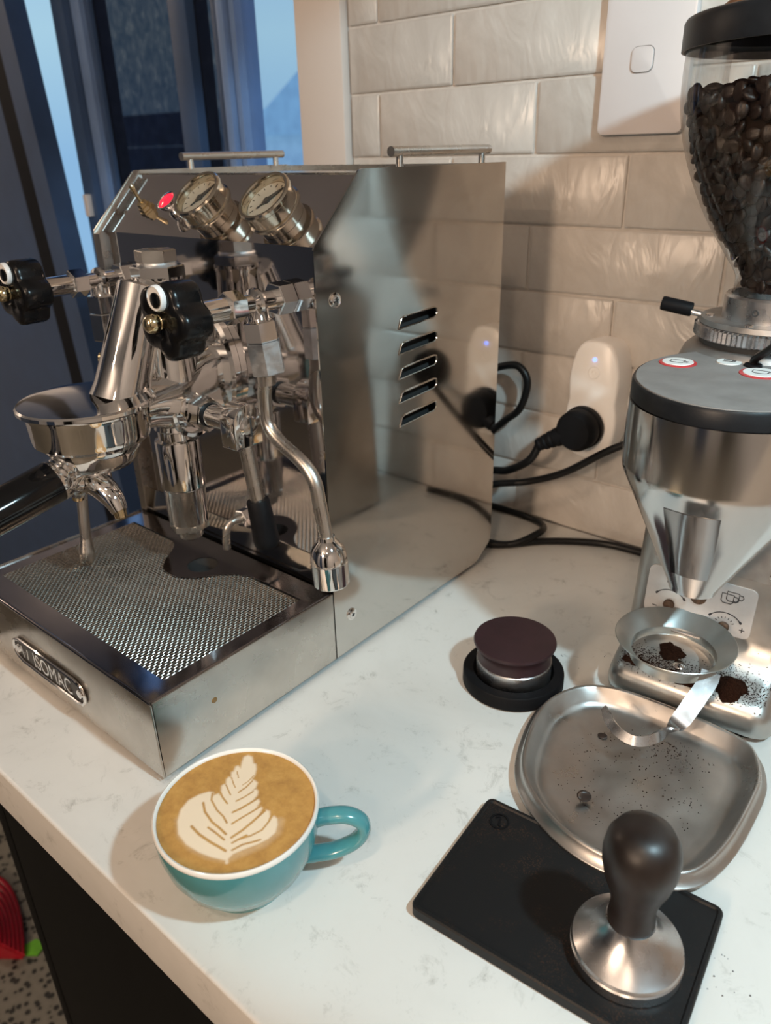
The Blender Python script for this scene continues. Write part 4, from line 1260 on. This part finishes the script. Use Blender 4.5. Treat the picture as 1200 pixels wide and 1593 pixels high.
def cup_icon(cx, cz, s_):
    ribbon([(cx, cz + 0.008 * s_), (cx, cz + 0.0015 * s_), (cx + 0.0015 * s_, cz), (cx + 0.0075 * s_, cz), (cx + 0.009 * s_, cz + 0.0015 * s_), (cx + 0.009 * s_, cz + 0.008 * s_)], LW, PF, 0.0002, ink, closed=True)
    ribbon([(cx + 0.009 * s_, cz + 0.007 * s_), (cx + 0.0118 * s_, cz + 0.0068 * s_), (cx + 0.0125 * s_, cz + 0.005 * s_), (cx + 0.0112 * s_, cz + 0.003 * s_), (cx + 0.009 * s_, cz + 0.003 * s_)], LW, PF, 0.0002, ink)


def arrow_arc(cx, cz, r):
    pts = [(cx + r * math.cos(math.radians(a)), cz + r * 0.85 * math.sin(math.radians(a))) for a in range(150, 29, -10)]
    ribbon(pts, LW, PF, 0.0002, ink)
    for q, dr in ((pts[0], -1), (pts[-1], 1)):
        ribbon([(q[0] - dr * 0.0009, q[1] + 0.0014), (q[0] + dr * 0.0004, q[1] - 0.0004)], 0.0017, PF, 0.0002, ink)


cup_icon(AX - 0.0330, 0.0880, 0.95)
cup_icon(AX + 0.0075, 0.0855, 0.95)
cup_icon(AX + 0.0110, 0.0877, 0.95)
arrow_arc(AX - 0.0290, 0.0725, 0.0125)
arrow_arc(AX + 0.0130, 0.0665, 0.0130)
ribbon([(AX + 0.0240, 0.0668), (AX + 0.0280, 0.0668)], LW, PF, 0.0002, ink)
ribbon([(AX + 0.0260, 0.0648), (AX + 0.0260, 0.0688)], LW, PF, 0.0002, ink)
ribbon([(AX - 0.0415, 0.0668), (AX - 0.0380, 0.0668)], LW, PF, 0.0002, ink)
for k in range(7):
    a = math.radians(150 - 20 * k)
    ribbon([(AX + 0.0130 + 0.0062 * math.cos(a), 0.0665 + 0.0062 * math.sin(a)), (AX + 0.0130 + 0.0078 * math.cos(a), 0.0665 + 0.0078 * math.sin(a))], 0.0005, PF, 0.0002, ink)
ob('printed_marks', ink, 'print_black', pl, flat=True)
ob('adjuster', lathe([(0.0042, 0.0), (0.0042, 0.002), (0.0030, 0.0028), (0, 0.0028)], PF(AX + 0.0130, 0.0660, 0), (0, -1, 0), 20), 'rust_dark', pl)
ob('adjuster', lathe([(0.0042, 0.0), (0.0042, 0.002), (0.0030, 0.0028), (0, 0.0028)], PF(AX - 0.0290, 0.0710, 0), (0, -1, 0), 20), 'rust_dark', pl)
ob('coffee_caked_screw', lathe([(0.0062, 0.0), (0.0058, 0.0016), (0.0040, 0.0022), (0, 0.0018)], PF(AX - 0.0085, 0.0840, 0), (0, -1, 0), 24), 'rust_dark', pl)
# head behind, domed, carrying the adjusting collar
HX, HY = -0.1405, 0.6050


def oval(rings):
    return loft([[(HX + r * math.cos(2 * PI * k / 64), HY + dy + r * math.sin(2 * PI * k / 64), z) for k in range(64)] for r, dy, z in rings])


ob('head', oval([(0.0600, 0.008, 0.195), (0.0635, 0.008, 0.2350), (0.0630, 0.008, 0.2520), (0.0590, 0.006, 0.2610), (0.0530, 0.002, 0.2665), (0.0490, 0.0, 0.2675)]), 'grey_aluminium', gr, ang=50)
ob('collar_gap', cyl((HX, HY, 0), (0, 0, 1), 0.0480, 0.2670, 0.2725, 48), 'dark_chassis', gr)
NK = 88
ob('adjusting_collar', lathe([(0, 0.2720), (0.0506, 0.2720), (0.0521, 0.2730), (0.0521, 0.2804), (0.0506, 0.2815), (0, 0.2819)], (HX, HY, 0), seg=NK * 4, lobes=lambda a: 1.0 + 0.010 * math.cos(NK * a)), 'brushed_steel', gr, ang=30)
ob('collar_top', lathe([(0.0497, 0.2817), (0.0489, 0.2852), (0, 0.2855)], (HX, HY, 0), seg=64), 'grey_aluminium', gr)
for k in range(6):
    a = math.radians(-160 + 60 * k)
    ob('collar_screw', lathe([(0.0032, 0.0), (0.0030, 0.0014), (0, 0.0020)], (HX + 0.0428 * math.cos(a), HY + 0.0428 * math.sin(a), 0.2852), seg=18), 'chrome', gr)
ob('hopper_clamp', lathe([(0.0349, 0.2852), (0.0349, 0.3006), (0.0336, 0.3022), (0.0307, 0.3022)], (HX, HY, 0), seg=48), 'brushed_steel', gr)
for a in (-100, 20, 140):
    a = math.radians(a)
    ob('clamp_screw', lathe([(0.0023, 0.0), (0.0023, 0.0008), (0.0015, 0.0008), (0.0013, -0.001), (0, -0.001)], (HX + 0.0349 * math.cos(a), HY + 0.0349 * math.sin(a), 0.2932), (math.cos(a), math.sin(a), 0), 16), 'dark_chassis', gr)
ob('adjusting_rod', tube([(HX - 0.0490, HY - 0.004, 0.2835), (HX - 0.0700, HY - 0.006, 0.2875)], 0.0023, 12), 'brushed_steel', gr)
ob('adjusting_grip', lathe([(0, 0), (0.0049, 0), (0.0053, 0.0012), (0.0053, 0.0212), (0.0049, 0.0227), (0, 0.0233)], (HX - 0.0560, HY - 0.0050, 0.2865), (-1, -0.1, 0.16), 24), 'black_rubber', gr)
# dosing chamber: lid and cone
KX, KY = AX - 0.0040, 0.5010
KR = 0.0650
lidp = [(KX + KR * math.cos(2 * PI * k / 72), KY + 0.014 + KR * 1.18 * math.sin(2 * PI * k / 72)) for k in range(72)]


def scaled(poly, s_):
    return [(KX + (a - KX) * s_, KY + 0.014 + (b - KY - 0.014) * s_) for a, b in poly]


LZ = 0.2620
ob('chamber_lid_rim', loft([[(a, b, z) for a, b in scaled(lidp, sc_)] for sc_, z in ((0.97, LZ - 0.0125), (1.0, LZ - 0.0115), (1.0, LZ - 0.0020), (0.985, LZ))]), 'grinder_black', gr, ang=40)
lid = ob('chamber_lid', loft([[(a, b, z) for a, b in scaled(lidp, sc_)] for sc_, z in ((0.972, LZ - 0.001), (0.965, LZ + 0.0006))]), 'lid_grey', gr)


def sticker(x, y, r, red):
    if red:
        q = ob('push_button', lathe([(r, 0.0), (r, 0.0006), (r * 0.84, 0.0009), (0, 0.0009)], (x, y, LZ + 0.0006), seg=40), 'sticker_red', lid)
        ob('button_face', lathe([(r * 0.84, 0.0), (r * 0.82, 0.0006), (0, 0.0006)], (x, y, LZ + 0.0013), seg=40), 'sticker_white', lid)
    else:
        ob('button_face', lathe([(r, 0.0), (r, 0.0008), (0, 0.0008)], (x, y, LZ + 0.0006), seg=40), 'sticker_white', lid)
    k_ = S()
    f_ = lambda a, b, h: (x + a, y + b, LZ + 0.0019 + h)
    w_ = r * 0.42
    ribbon([(-w_, w_ * 0.6), (-w_ * 0.9, -w_ * 0.5), (-w_ * 0.5, -w_ * 0.7), (w_ * 0.4, -w_ * 0.7), (w_ * 0.7, -w_ * 0.5), (w_ * 0.8, w_ * 0.6)], 0.0007, f_, 0.0002, k_, closed=True)
    ribbon([(w_ * 0.8, w_ * 0.3), (w_ * 1.3, w_ * 0.2), (w_ * 1.2, -w_ * 0.3), (w_ * 0.7, -w_ * 0.3)], 0.0006, f_, 0.0002, k_)
    ob('cup_print', k_, 'print_black', lid, flat=True)


sticker(-0.1830, 0.5310, 0.0125, True)
sticker(-0.1540, 0.5500, 0.0080, False)
sticker(-0.1290, 0.5300, 0.0135, True)
ob('grommet', lathe([(0.0060, 0), (0.0055, 0.0016), (0.0030, 0.0020)], (-0.1380, 0.5480, LZ + 0.0006), seg=24), 'black_rubber', lid)
ob('lid_cable', tube(smooth_path([(-0.1380, 0.5480, LZ + 0.0002), (-0.1370, 0.5470, LZ + 0.006), (-0.1290, 0.5400, LZ + 0.014), (-0.1180, 0.5300, LZ + 0.026), (-0.1060, 0.5260, LZ + 0.042), (-0.0900, 0.5350, LZ + 0.056), (-0.076, 0.56, LZ + 0.052), (-0.069, 0.60, LZ + 0.030), (-0.070, 0.63, LZ - 0.010), (-0.076, 0.64, LZ - 0.060)], 6), 0.0028, 12), 'cable_black', lid)
# polished cone: straight wall then converging to the spout
secs = []
n_s = 64
for r, cy, z, sqy in ((0.0625, KY, 0.2500, 1.0), (0.0625, KY, 0.2080, 1.0), (0.0612, KY - 0.0010, 0.2020, 1.0), (0.0400, KY - 0.0080, 0.1620, 0.9), (0.0170, KY - 0.0160, 0.1230, 0.9), (0.0158, KY - 0.0165, 0.1190, 0.9)):
    L = []
    for k in range(n_s):
        a = 2 * PI * k / n_s
        L.append((KX + r * math.cos(a), cy + r * sqy * math.sin(a), z))
    secs.append(L)
ob('dosing_cone', loft(secs, cap1=False), 'polished_funnel', gr, ang=24)
secs = []
for z, hw, y in ((0.1920, 0.0175, 0.0), (0.1650, 0.0155, 0.0), (0.1370, 0.0120, 0.0)):
    t_ = (0.2020 - z) / (0.2020 - 0.1230)
    r = 0.0612 + (0.0170 - 0.0612) * t_
    cy = KY - 0.0010 + (-0.015) * t_
    sq_ = 1.0 - 0.1 * t_
    row = []
    for k in range(9):
        x = -hw + 2 * hw * k / 8
        yy = -sq_ * math.sqrt(max(1e-9, r ** 2 - x * x))
        row.append((KX + x, cy + yy - 0.0004, z))
    secs.append(row + [(p[0], p[1] + 0.0012, p[2]) for p in row[::-1]])
ob('cone_inset', loft(secs), 'shaded_funnel', gr, ang=60)
def grot_inv(p):
    d = Vector(p) - Vector((AX, AY, 0))
    c_, s_ = math.cos(-GROT), math.sin(-GROT)
    return Vector((AX + d.x * c_ - d.y * s_, AY + d.x * s_ + d.y * c_, d.z))


# filter ring on a bent strap under the cone
RX, RY, RZ = -0.1460, 0.4925, 0.0680
ob('funnel_ring', lathe([(0.0300, -0.0155), (0.0304, -0.0150), (0.0304, -0.0085), (0.0426, 0.0020), (0.0430, 0.0016), (0.0309, -0.0092), (0.0309, -0.0158), (0.0300, -0.0155)], (RX, RY, RZ), seg=72), 'ring_aluminium', gr, ang=40)
fk = [(-0.1090, 0.4800, 0.0605), (-0.1085, 0.4725, 0.0560), (-0.1118, 0.4560, 0.0455), (-0.1160, 0.4420, 0.0350), (-0.1245, 0.4240, 0.0305), (-0.1330, 0.4150, 0.0300), (-0.1430, 0.4140, 0.0310), (-0.1530, 0.4185, 0.0325), (-0.1631, 0.4285, 0.0345)]
sp_ = smooth_path(fk, 6)
bs = S()
vs, fs = [], []
for i, p in enumerate(sp_):
    a = sp_[max(0, i - 1)]
    b = sp_[min(len(sp_) - 1, i + 1)]
    t_ = (b - a).normalized()
    q_ = min(1.0, max(0.0, (i - 16) / 8.0))
    wv = Vector((0.80, 0.45, 0.10)).lerp(Vector((0.0, 0.66, 0.75)), q_)
    sd_ = (wv - t_ * wv.dot(t_)).normalized()
    nn = sd_.cross(t_).normalized()
    wd_ = 0.0064 + (0.0034 - 0.0064) * q_
    if i > len(sp_) - 3:
        wd_ *= 0.7
    for q1, q2 in ((-1, -1), (1, -1), (1, 1), (-1, 1)):
        vs.append(grot_inv(p + sd_ * q1 * wd_ + nn * q2 * 0.0010))
n_ = len(sp_)
for i in range(n_ - 1):
    for k in range(4):
        k2 = (k + 1) % 4
        fs.append((i * 4 + k, i * 4 + k2, (i + 1) * 4 + k2, (i + 1) * 4 + k))
fs += [(3, 2, 1, 0), tuple((n_ - 1) * 4 + k for k in range(4))]
bs.add(vs, fs)
ob('filter_fork', bs, 'brushed_steel', gr, ang=40)
ob('ring_bracket', box(RX - 0.010, RX + 0.012, RY + 0.028, 0.540, RZ - 0.0120, RZ - 0.0095), 'brushed_steel', gr, bev=0.0006)
ob('bracket_screw', lathe([(0.0048, 0.0), (0.0046, 0.0012), (0.0030, 0.0022), (0, 0.0026)], (RX + 0.002, RY + 0.018, 0.0345), (0, -0.25, 1), 24), 'chrome', gr)
# bean hopper
HPROF = [(0.0302, 0.3016), (0.0298, 0.3111), (0.0317, 0.3169), (0.0402, 0.3291), (0.054, 0.3492), (0.0667, 0.3725), (0.0767, 0.3979), (0.082, 0.4212), (0.0831, 0.4423), (0.082, 0.4614)]


def hop_r(z):
    for (r0, z0), (r1, z1) in zip(HPROF[:-1], HPROF[1:]):
        if z0 <= z <= z1:
            return r0 + (r1 - r0) * (z - z0) / (z1 - z0)
    return HPROF[-1][0]


hsm = smooth_path([(r, 0, z) for r, z in HPROF], 4)
ob('bean_hopper', lathe([(p.x, p.z) for p in hsm], (HX, HY, 0), seg=72), 'hopper_clear', gr, ang=80)
ob('hopper_cap', lathe([(0.0783, 0.4614), (0.082, 0.4592), (0.0841, 0.454), (0.0859, 0.454), (0.0859, 0.4693), (0.0846, 0.4719), (0.0825, 0.473), (0.0, 0.473)], (HX, HY, 0), seg=72), 'grinder_black', gr)
gr.rotation_euler = (0, 0, GROT)


def grot(p):
    d = Vector(p) - Vector((AX, AY, 0))
    c_, s_ = math.cos(GROT), math.sin(GROT)
    return Vector((AX + d.x * c_ - d.y * s_, AY + d.x * s_ + d.y * c_, d.z))


# beans: the layer against the clear wall one by one, the mass behind as stuff
def bean_mesh(name, sc_=(0.0052, 0.0039, 0.0030)):
    s = S()
    nu, nv = 12, 7
    vs = [(0, 0, -1)]
    for j in range(1, nv):
        ph = -PI / 2 + PI * j / nv
        for i in range(nu):
            th = 2 * PI * i / nu
            vs.append((math.cos(ph) * math.cos(th), math.cos(ph) * math.sin(th), math.sin(ph)))
    vs.append((0, 0, 1))
    fs = [(0, 1 + (i + 1) % nu, 1 + i) for i in range(nu)]
    for j in range(nv - 2):
        for i in range(nu):
            i2 = (i + 1) % nu
            fs.append((1 + j * nu + i, 1 + j * nu + i2, 1 + (j + 1) * nu + i2, 1 + (j + 1) * nu + i))
    last = len(vs) - 1
    fs += [(last, last - nu + i, last - nu + (i + 1) % nu) for i in range(nu)]
    out = []
    for x, y, z in vs:
        if z > 0:
            z = z * 0.55 - 0.45 * math.exp(-(y / 0.16) ** 2) * (1 - x * x) * 0.6   # flatter face with the crease
        out.append((x * sc_[0], y * sc_[1], z * sc_[2]))
    s.add(out, fs)
    me = bpy.data.meshes.new(name)
    me.from_pydata(s.v, [], s.f)
    me.shade_smooth()
    me.materials.append(MATS['bean_brown'])
    return me


hw_ = grot((HX, HY, 0))
HWX, HWY = hw_.x, hw_.y
BM = [bean_mesh('coffee_bean', (0.0052 * k, 0.0040 * k, 0.0031 * k)) for k in (0.95, 1.05, 1.15)]
spots = []
for _ in range(26000):
    if len(spots) >= 298:
        break
    z = random.uniform(0.309, 0.430)
    a = math.radians(random.uniform(-190, -20))
    r = max(0.004, hop_r(z) - 0.0055 - random.uniform(0, 0.0015))
    p = Vector((HWX + r * math.cos(a), HWY + r * math.sin(a), z))
    if all((p - q).length > 0.0072 for q, _a in spots):
        spots.append((p, a))
for p, a in spots:
    o = bpy.data.objects.new('coffee_bean', random.choice(BM))
    COL.objects.link(o)
    o.location = p
    o.rotation_euler = (random.uniform(-0.7, 0.7) + PI / 2, random.uniform(0, 6.28), a + PI / 2 + random.uniform(-0.6, 0.6))
    props(o, 'dark roasted coffee bean pressed against the clear hopper wall', 'coffee bean', 'beans inside the hopper')
ms = S()
mp = [(0.0, 0.3045), (0.0225, 0.3045), (0.0230, 0.3160)]
for k in range(9):
    z = 0.322 + 0.0125 * k
    mp.append((hop_r(z) - 0.0088, z))
mp += [(0.055, 0.4275), (0.03, 0.4320), (0, 0.4340)]
lathe(mp, (HWX, HWY, 0), seg=48, s=ms)
# top of the heap: joined bean shapes
for k in range(150):
    r = 0.072 * math.sqrt(random.random())
    a = random.uniform(0, 2 * PI)
    M = Matrix.Translation((HWX + r * math.cos(a), HWY + r * math.sin(a), 0.4310 + 0.004 * random.random() - 0.06 * max(0, r - 0.05))) @ Matrix.Rotation(random.uniform(0, 6.28), 4, 'Z') @ Matrix.Rotation(random.uniform(-0.6, 0.6), 4, 'X')
    me = BM[k % 3]
    ms.add([tuple(M @ v.co) for v in me.vertices], [tuple(p.vertices) for p in me.polygons])
ob('bean_heap', ms, 'bean_brown', label='heap of dark roasted coffee beans filling the grinder hopper', cat='coffee beans', kind='stuff', ang=80)
# brown wrinkled piece lying on the hopper cap
ps = [(HWX - 0.059, HWY - 0.027, 0.4745), (HWX - 0.042, HWY - 0.032, 0.4785), (HWX - 0.017, HWY - 0.035, 0.4830), (HWX + 0.010, HWY - 0.036, 0.4880), (HWX + 0.037, HWY - 0.030, 0.4850), (HWX + 0.052, HWY - 0.02, 0.4785)]
pp = smooth_path(ps, 5)
ob('driftwood_piece', tube(pp, [0.0012 + 0.0085 * math.sin(PI * (i + 0.3) / (len(pp) + 0.6)) ** 0.7 * (1 + 0.12 * math.sin(i * 1.7)) for i in range(len(pp))], 10), 'dry_brown', label='brown wrinkled wooden piece lying on the black hopper cap', cat='wood piece', ang=30)

# ------------------------------------------------------------------ catch tray in front of the grinder
tp = [(-0.2120, 0.4300), (-0.2050, 0.3900), (-0.1880, 0.3540), (-0.1590, 0.3320), (-0.1240, 0.3230), (-0.0900, 0.3290), (-0.0660, 0.3450), (-0.0560, 0.3760), (-0.0540, 0.4200), (-0.0570, 0.4540), (-0.0720, 0.4790), (-0.1000, 0.4850), (-0.1400, 0.4850), (-0.1760, 0.4800), (-0.2000, 0.4640)]
TL = smooth_path([(a, b, 0) for a, b in tp], 6, closed=True)
tcx, tcy = -0.1310, 0.4060


def tring(inset, z):
    out = []
    n = len(TL)
    for i, p in enumerate(TL):
        t_ = (TL[(i + 1) % n] - TL[(i - 1) % n]).normalized()
        nn = Vector((-t_.y, t_.x, 0))
        if (Vector((tcx, tcy, 0)) - p).dot(nn) < 0:
            nn = -nn
        q = p + nn * inset
        out.append((q.x, q.y, z))
    return out


ts = loft([tring(0.0100, 0.0), tring(0.0030, 0.0020), tring(-0.0018, 0.0070), tring(-0.0022, 0.0080), tring(-0.0016, 0.0088), tring(0.0012, 0.0098), tring(0.0022, 0.0150), tring(0.0032, 0.0166), tring(0.0044, 0.0168), tring(0.0056, 0.0158),
           tring(0.0110, 0.0070), tring(0.0135, 0.0042), tring(0.0170, 0.0030), tring(0.0230, 0.0026)], cap0=True, cap1=False)
i0 = len(ts.v) - len(TL)
ts.v.append((tcx, tcy, 0.0026))
ts.f += [(i0 + k, i0 + (k + 1) % len(TL), len(ts.v) - 1) for k in range(len(TL))]
ct = ob('catch_tray', ts, 'tray_steel', ang=60, label='stainless catch tray dusted with grounds in front of the grinder', cat='tray')
o = bpy.data.objects.new('coffee_bean', BM[1])
COL.objects.link(o)
o.location = (-0.1462, 0.3690, 0.0078)
o.rotation_euler = (1.1, 0.3, 0.6)
o.scale = (0.95, 0.95, 0.95)
props(o, 'single roasted coffee bean lying in the steel catch tray', 'coffee bean')
o = bpy.data.objects.new('coffee_flake', BM[0])
COL.objects.link(o)
o.location = (-0.1640, 0.4350, 0.0036)
o.rotation_euler = (0.1, 0.0, 0.2)
o.scale = (0.75, 0.75, 0.35)
props(o, 'flat dark coffee flake below the hooked fork in the tray', 'coffee flake')

# loose grounds
def specks(n, fn, smin, smax):
    s = S()
    for _ in range(n):
        p = fn()
        if p is None:
            continue
        r = random.uniform(smin, smax)
        q = [Vector((random.uniform(-1, 1), random.uniform(-1, 1), random.uniform(-0.2, 1))).normalized() * r * random.uniform(0.6, 1) for _k in range(3)]
        b = Vector((p[0], p[1], p[2]))
        v = [b + Vector((r, 0, 0)), b + Vector((-0.5 * r, 0.8 * r, 0)), b + Vector((-0.5 * r, -0.8 * r, 0)), b + Vector((0, 0, r * 0.9)) + q[0] * 0.3]
        s.add(v, [(0, 1, 3), (1, 2, 3), (2, 0, 3), (0, 2, 1)])
    return s


def base_top(y):
    pr_ = [(0.4935, 0.0265), (0.5010, 0.0310), (0.5160, 0.0370), (0.5280, 0.0460), (0.5345, 0.0600), (0.5370, 0.0900)]
    for (y0, z0), (y1, z1) in zip(pr_[:-1], pr_[1:]):
        if y0 <= y <= y1:
            return z0 + (z1 - z0) * (y - y0) / (y1 - y0)
    return None


def gfn():
    if random.random() < 0.55:
        x = random.gauss(AX - 0.030, 0.020)
        y = random.gauss(0.506, 0.005)
    else:
        x = random.gauss(AX + 0.030, 0.013)
        y = random.gauss(0.508, 0.007)
    z = base_top(y)
    if z is None or x < gx0 + 0.008 or x > gx1 - 0.008:
        return None
    return grot((x, y, z))


gs_ = specks(3200, gfn, 0.0002, 0.0008)


def mound(cx, cy, rx, ry, h, s):
    n, m = 30, 9
    v = [(cx, cy, h + base_top(cy))]
    for j in range(1, m + 1):
        for i in range(n):
            a = 2 * PI * i / n
            rr = j / m * (1 + 0.10 * math.sin(3 * a + cx * 900) + 0.06 * math.sin(7 * a + 1) + random.uniform(-0.07, 0.07))
            x, y = cx + rx * rr * math.cos(a), cy + ry * rr * math.sin(a)
            z = base_top(min(max(y, 0.4940), 0.536)) or 0.03
            v.append((x, min(max(y, 0.4940), 0.536), z + h * (1 - (j / m) ** 1.6) + random.uniform(-0.0004, 0.0004) - 0.0002))
    f = [(0, 1 + i, 1 + (i + 1) % n) for i in range(n)]
    for j in range(m - 1):
        for i in range(n):
            i2 = (i + 1) % n
            f.append((1 + j * n + i, 1 + (j + 1) * n + i, 1 + (j + 1) * n + i2, 1 + j * n + i2))
    s.add([tuple(grot(p)) for p in v], f)


mound(AX + 0.0300, 0.5060, 0.0120, 0.0100, 0.0075, gs_)
mound(AX - 0.0060, 0.5010, 0.0190, 0.0050, 0.0028, gs_)
mound(AX - 0.0370, 0.5020, 0.0140, 0.0038, 0.0018, gs_)
mound(AX - 0.0180, 0.5180, 0.0100, 0.0065, 0.0040, gs_)
ob('coffee_grounds', gs_, 'grounds', label='dark brown ground coffee spilled over the grinder foot', cat='coffee grounds', kind='stuff', flat=True)


def tfn():
    if random.random() < 0.35:
        return (random.gauss(-0.120, 0.014), random.gauss(0.452, 0.006), 0.0026)
    a = random.uniform(0, 2 * PI)
    r = math.sqrt(random.random())
    return (tcx + 0.050 * r * math.cos(a), tcy + 0.050 * r * math.sin(a), 0.0026)


ob('tray_grounds', specks(420, tfn, 0.0002, 0.00075), 'grounds', label='fine coffee specks scattered in the steel catch tray', cat='coffee grounds', kind='stuff', flat=True)
ob('worktop_grounds', specks(36, lambda: (random.gauss(-0.040, 0.012), random.gauss(0.315, 0.018), 0.0) if random.random() < 0.75 else (random.uniform(-0.24, -0.2), random.uniform(0.50, 0.54), 0.0), 0.0003, 0.0008), 'grounds', label='few coffee specks on the worktop beside the black mat', cat='coffee grounds', kind='stuff', flat=True)

# ------------------------------------------------------------------ tamping mat and tamper
ma = math.radians(4.9)
mo = Vector((-0.1954, 0.3297, 0))
mu, mv = Vector((math.cos(ma), math.sin(ma), 0)), Vector((math.sin(ma), -math.cos(ma), 0))
MW, MH = 0.1500, 0.0985


def mp3(a, b, z):
    p = mo + mu * a + mv * b
    return (p.x, p.y, z)


mt = ob('tamping_mat', loft([[mp3(a, b, z) for a, b in rrect(i_, MW - i_, i_, MH - i_, 0.005 - min(i_, 0.003), 4)] for i_, z in ((0.0006, 0.0), (0.0, 0.0008), (0.0, 0.0072), (0.0008, 0.0082), (0.0026, 0.0082), (0.0034, 0.0070))]), 'mat_rubber', ang=35,
        label='black rubber tamping mat dusted with coffee', cat='mat')
lg = S()
MF = lambda a, b, h: mp3(a, b, 0.0068 + h)
ribbon([(0.0150 + 0.0058 * math.cos(2 * PI * k / 28), 0.0150 + 0.0058 * math.sin(2 * PI * k / 28)) for k in range(28)], 0.0011, MF, 0.0009, lg, closed=True)
ribbon([(0.0118, 0.0135), (0.0128, 0.0115), (0.0144, 0.0125), (0.0150, 0.0150), (0.0158, 0.0178), (0.0174, 0.0185)], 0.0010, MF, 0.0009, lg)
ob('round_emblem', lg, 'black_rubber', mt, flat=True)
TC = Vector((-0.0790, 0.2825, 0.0070))
tm = thing('tamper', tuple(TC), 'coffee tamper with dark wooden knob and flared steel base', 'tamper')
ob('steel_base', lathe([(0, 0.0), (0.0285, 0.0), (0.0294, 0.0008), (0.0294, 0.0070), (0.0285, 0.0078), (0.0285, 0.0086), (0.0292, 0.0092), (0.0285, 0.0108), (0.0230, 0.0150), (0.0180, 0.0205), (0.0145, 0.0245), (0.0128, 0.0285), (0, 0.0285)], TC, seg=80), 'brushed_steel', tm, ang=28)
ob('wooden_knob', lathe([(0, 0.0280), (0.0120, 0.0280), (0.0122, 0.0300), (0.0115, 0.0370), (0.0117, 0.0420), (0.0136, 0.0505), (0.0166, 0.0590), (0.0187, 0.0685), (0.0190, 0.0755), (0.0179, 0.0830), (0.0145, 0.0895), (0.0082, 0.0928), (0, 0.0935)], TC, seg=64), 'ebony', tm, ang=70)

# ------------------------------------------------------------------ levelling tool on its rubber stand
DCx, DCy = -0.2530, 0.4545
ob('rubber_stand', lathe([(0, 0.0), (0.0400, 0.0), (0.0414, 0.0012), (0.0412, 0.0115), (0.0402, 0.0127), (0.0330, 0.0130), (0.0318, 0.0110), (0.0316, 0.0060), (0, 0.0060)], (DCx, DCy, 0), seg=72), 'black_rubber', ang=40,
   label='round black rubber stand under the plum-coloured levelling tool', cat='stand')
dl = thing('coffee_leveller', (DCx, DCy, 0.006), 'coffee levelling tool with plum-coloured top and steel ring', 'leveller')
ob('steel_ring', lathe([(0, 0.0060), (0.0300, 0.0060), (0.0305, 0.0070), (0.0305, 0.0235), (0.0298, 0.0242), (0, 0.0242)], (DCx, DCy, 0), seg=72), 'brushed_steel', dl, ang=30)
ob('grip_top', lathe([(0, 0.0240), (0.0298, 0.0240), (0.0296, 0.0260), (0.0288, 0.0300), (0.0296, 0.0345), (0.0326, 0.0380), (0.0333, 0.0398), (0.0327, 0.0414), (0.0250, 0.0424), (0, 0.0430)], (DCx, DCy, 0), seg=72), 'plum_knob', dl, ang=50)
